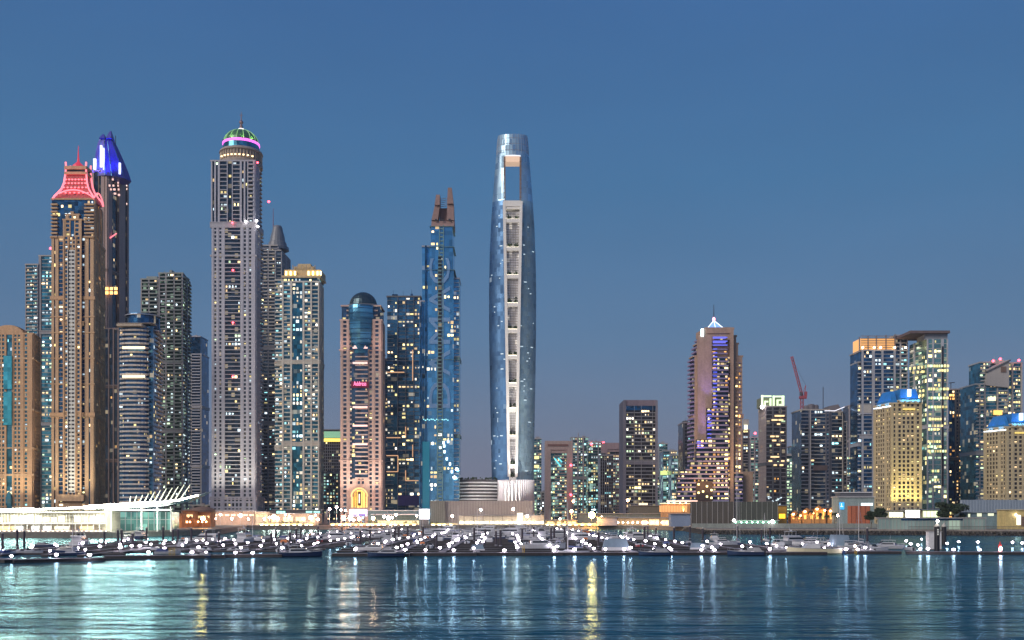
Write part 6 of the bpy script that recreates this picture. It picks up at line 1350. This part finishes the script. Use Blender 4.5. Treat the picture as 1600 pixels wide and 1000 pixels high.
def sailboat(hm, cov, mast=17):
    r = root('sailing_yacht', None, None, (0,0,0)); L, W, H = 12, 3.6, 1.3; hull(r, L, W, H, hm); house(r, -2, 2.6, 1.1, 1.15, 1.7, 1.0, GEL, 'coachroof')
    m = MB(); m.tube((.8, 0, 1.2), (.8, 0, mast), .13, 6, 0, .08); m.build('mast', METALW, r); m = MB(); m.tube((.8, 0, 2.4), (-4.2, 0, 2.3), .09, 5); b_ = m.build('boom', METALW, r)
    m = MB(); m.loft([[(.6, -.12, 2.45), (.6, .12, 2.45), (.6, .25, 2.7), (.6, 0, 3.0), (.6, -.25, 2.7)], [(-4, -.08, 2.35), (-4, .08, 2.35), (-4, .14, 2.5), (-4, 0, 2.65), (-4, -.14, 2.5)]]); m.build('sail_cover', cov, r)
    m = MB(); m.tube((.8, 0, mast-.3), (5.9, 0, 1.5), .03, 3); m.tube((.8, 0, mast-.3), (-5.9, 0, 1.3), .03, 3)
    for sg in (-1, 1): m.tube((.8, sg*.9, mast*.6), (.8, sg*1.7, 1.2), .025, 3); m.tube((.8, 0, mast-.5), (.8, sg*.9, mast*.6), .025, 3)
    m.tube((.8, -.9, mast*.6), (.8, .9, mast*.6), .05, 4); m.build('rigging', STEEL, r); return r
def houseboat():
    r = root('boat_lift_shed', None, None, (0,0,0)); m = MB(); m.box(-5, 5, -2.4, 2.4, -.3, .7); m.build('float', FEND, r)
    m = MB(); m.loft([[(-4.6, -2.2, .7), (4.8, -2.2, .7), (4.8, 2.2, .7), (-4.6, 2.2, .7)], [(-3.6, -2, 4.6), (3.4, -2, 4.6), (3.4, 2, 4.6), (-3.6, 2, 4.6)]]); m.build('cover', wall('blue_green_canvas', (.20,.28,.36), .1, .8), r)
    m = MB(); m.box(-4.9, 4.9, -2.6, -2.3, .7, 1.8); m.build('side_panel', GEL, r); return r
def sportfisher(hm):
    r = root('fishing_boat', None, None, (0,0,0)); L, W, H = 15, 4.4, 1.9; hull(r, L, W, H, hm)
    house(r, -1.5, 3.2, 1.5, 1.7, 3.0, 1.4, GEL, 'cabin'); house(r, -1.0, 2.4, 1.25, 2.2, 2.8, .9, TINT, 'cabin_window'); 
    m = MB(); m.box(-2.8, 1.4, -1.3, 1.3, 4.5, 4.62); m.build('hardtop', GEL, r); m = MB()
    for x in (-2.4, 1.0):
        for sg in (-1, 1): m.tube((x, sg*1.2, 2.0), (x, sg*1.1, 4.5), .06, 4)
    m.tube((-1, 0, 4.6), (-1.3, 0, 7.2), .05, 4); m.build('hardtop_post', STEEL, r); m = MB()
    for sg in (-1, 1): m.box(-4, 2.4, sg*1.98-.03, sg*1.98+.03, 1.1, 1.3)
    rail(r, L, W, H*.95); return r
PR = {'sw': (speedboat(GEL), 'white open speedboat', 'speedboat'), 'sb': (speedboat(GEL, CANV), 'blue covered white speedboat', 'speedboat'), 'sg': (speedboat(NAVYH, CANG), 'grey covered navy speedboat', 'speedboat'), 'so': (speedboat(GEL, ORC), 'orange covered white speedboat', 'speedboat'), 'sr': (speedboat(REDH), 'red hulled speedboat', 'speedboat'),
      'cw': (cruiser(GEL), 'white motor cruiser', 'motor boat'), 'cn': (cruiser(NAVYH), 'navy hulled motor cruiser', 'motor boat'), 'yw': (yacht(GEL), 'white flybridge motor yacht', 'yacht'), 'yn': (yacht(NAVYH), 'dark hulled flybridge motor yacht', 'yacht'),
      'tw': (sailboat(GEL, CANV), 'white sailing yacht', 'sailboat'), 'tn': (sailboat(NAVYH, CANG), 'dark hulled sailing yacht', 'sailboat'), 'tt': (sailboat(NAVYH, CANV, 46), 'tall masted dark sailing yacht', 'sailboat'),
      'hb': (houseboat(), 'canvas covered boat lift', 'boat shelter'), 'fc': (sportfisher(CREAM), 'long cream fishing boat', 'fishing boat')}
LM = [(0,38,'orange beige tower'),(38,78,'dark teal tower'),(78,140,'red crowned tower'),(140,182,'blue crowned tower'),(182,245,'rounded navy tower'),(245,300,'grey green tower'),(300,330,'orange lit restaurants'),(330,410,'domed tower'),(410,438,'grey stepped cap tower'),(438,506,'cream and teal tower'),(506,534,'sail monument'),(534,602,'pink beige tower'),(602,655,'square blue office tower'),(655,720,'blue lettered tower'),(720,765,'louvred podium drum'),(765,840,'tallest tower'),(840,895,'pale pink frame tower'),(895,945,'brightest promenade lamp'),(945,1000,'violet grey shed'),(1000,1035,'restaurant row'),(1035,1080,'orange lobby'),(1080,1165,'stepped hotel'),(1165,1235,'green lit pier house'),(1235,1312,'orange lit souk'),(1312,1362,'marina office'),(1362,1445,'floodlit hotel'),(1445,1520,'black marker piles'),(1520,1700,'yellow gate house')]
def near(px): return next(n_ for a, b, n_ in LM if px < b)
used, first, seen = set(), set(), {}
def boat(k, px, y, deg, sc=1):
    p, look, cat = PR[k]; D = DW(y)
    o = p if k not in first else copy_tree(p); first.add(k)
    o.location = (X(px, D), D, 0); o.rotation_euler = (0, 0, math.radians(deg)); o.scale = (sc, sc, sc)
    row = 'in front row' if y > 858 else ('in middle berths' if y > 845 else 'in far berths')
    lb = '%s %s below %s' % (look, row, near(px))
    q = seen.setdefault(lb, []); q.append((px, o)); o['category'] = cat; o['group'] = {'speedboat': 'small speedboats in the marina', 'motor boat': 'motor cruisers in the marina', 'yacht': 'motor yachts in the marina', 'sailboat': 'sailing yachts in the marina'}.get(cat, cat+'s in the marina')
    o['label'] = lb
B = [('sw',45,866,5,1.1),('cn',103,866,170,1.0),('yw',127,853,95,1.0),('tn',110,868,12,.8),('sb',12,868,80,1),('sg',72,855,0,1),('cw',200,848,88,1),('yn',222,842,92,.9),('sw',233,860,178,1),('sb',262,866,10,1),('cw',285,855,100,.9),('so',292,846,80,1),('sw',314,862,172,1),('sg',312,872,176,.9),
     ('yw',385,848,86,1.05),('cn',345,850,95,.9),('sw',372,862,4,.9),('so',447,852,90,1.3),('cw',405,846,95,.9),('sr',500,847,100,1.2),('cn',470,870,10,1.05),('sw',440,862,88,1),('sb',470,849,85,1),('tn',452,846,90,.7),
     ('cw',583,862,175,1.0),('cn',603,870,190,.9),('sw',560,846,88,1),('yw',607,849,90,.85),('sg',590,850,80,1),('sw',545,852,95,1),('sb',650,850,92,1),('cw',688,846,90,.9),('yw',712,848,92,.85),('sw',672,857,85,1),('so',660,853,95,.9),('hb',746,862,0,.55),
     ('sw',730,850,88,1),('cw',765,848,90,.9),('cn',800,847,86,.9),('cw',848,858,3,1.35),('tw',891,867,185,1.05),('sw',822,852,92,1),('yw',846,843,90,1),('sb',872,851,88,1),('hb',962,863,0,1.05),('sw',905,855,92,1),('cw',950,846,95,.9),('yn',985,846,80,.85),('sr',998,855,92,1.1),('so',915,846,85,1),
     ('sg',1022,868,174,1.2),('cw',1022,846,92,1),('hb',1090,860,0,.6),('sb',1040,853,90,1),('cw',1130,852,4,.95),('tt',1152,851,90,.9),('sg',1075,852,86,1),('sg',1165,868,168,1.4),('cw',1115,845,88,1),('tw',1195,846,90,.8),('sw',1105,857,2,1.1),
     ('fc',1271,866,182,1.22),('yw',1245,851,20,.9),('cw',1215,858,92,1.1),('cw',1262,852,172,1),('sw',1228,862,5,1.2),('sg',1300,866,4,1.1),('hb',1311,857,90,1.15),('tw',1313,856,88,1.0),('tn',1343,852,94,1.05),('cw',1335,858,0,.95),('cw',1382,858,178,1.0),('sw',1366,861,4,1.25),('sb',1398,856,6,1),('cw',1300,850,175,.85),('sw',1420,860,92,.9),('sw',1349,863,176,.9),('sw',1290,856,95,1)]
for q in B: boat(*q)
rb = random.Random(5)
for i, (x, d0, x1, d1) in enumerate(walk):     # the crowded far berths
    s = 150
    while s < d1-d0-8:
        for sg in (-1, 1):
            if rb.random() < .62:
                D = d0+s; px = 800+(x+sg*6)*F/D; k = rb.choice(('sw','sb','sg','cw','sw','cw','cn','yw','tw','so')); boat(k, px, 797+24000/D, (0 if sg > 0 else 180)+rb.uniform(-3, 3), rb.uniform(.85, 1.05))
        s += 19
ORD = ['leftmost', 'second from left', 'third from left', 'fourth from left', 'fifth from left', 'sixth from left', 'seventh from left']
for lb, q in seen.items():
    if len(q) > 1:
        q.sort(key=lambda a: a[0]); 
        for i, (px, o) in enumerate(q): o['label'] = '%s %s' % (ORD[min(i, 6)] if i < len(q)-1 else 'rightmost', lb) 
# moored buoy fenders and yellow ladder frames on the front pontoons
for px, D, lb in ((270, 321, 'yellow ladder frame, left one of a pair on the front pontoon'), (276, 321, 'yellow ladder frame, right one of a pair on the front pontoon'), (818, 341, 'yellow ladder frame below the tallest tower'), (1333, 352, 'yellow ladder frame beside the grey covered lift')):
    r = root('ladder', lb, 'ladder', (X(px, D), D-2.5, 0)); m = MB(); x = X(px, D); y = D-2.6
    for a in (-.28, .28): m.tube((x+a, y, -.2), (x+a, y, 3.3), .07, 5)
    for q in range(6): m.tube((x-.28, y, q*.5), (x+.28, y, q*.5), .05, 4)
    m.build('frame', wall('ladder_yellow', (.75,.5,.03)), r)
# ---------------------------------------------------------------- evening haze over the bay
m = bpy.data.materials.new('haze_air'); m.use_nodes = True; n = m.node_tree.nodes; n.clear(); out = n.new('ShaderNodeOutputMaterial')
v = n.new('ShaderNodeVolumePrincipled'); v.inputs['Color'].default_value = (.80,.84,.95,1); v.inputs['Density'].default_value = .00005; v.inputs['Anisotropy'].default_value = .0
m.node_tree.links.new(v.outputs[0], out.inputs['Volume'])
mb = MB(); mb.box(-30500, 30500, -600, 40500, -4, 420); o = mb.build('haze', m, None, kind='stuff', label='thin blue dusk haze over the bay', category='haze')
S.cycles.volume_bounces = 0; S.cycles.volume_max_steps = 64
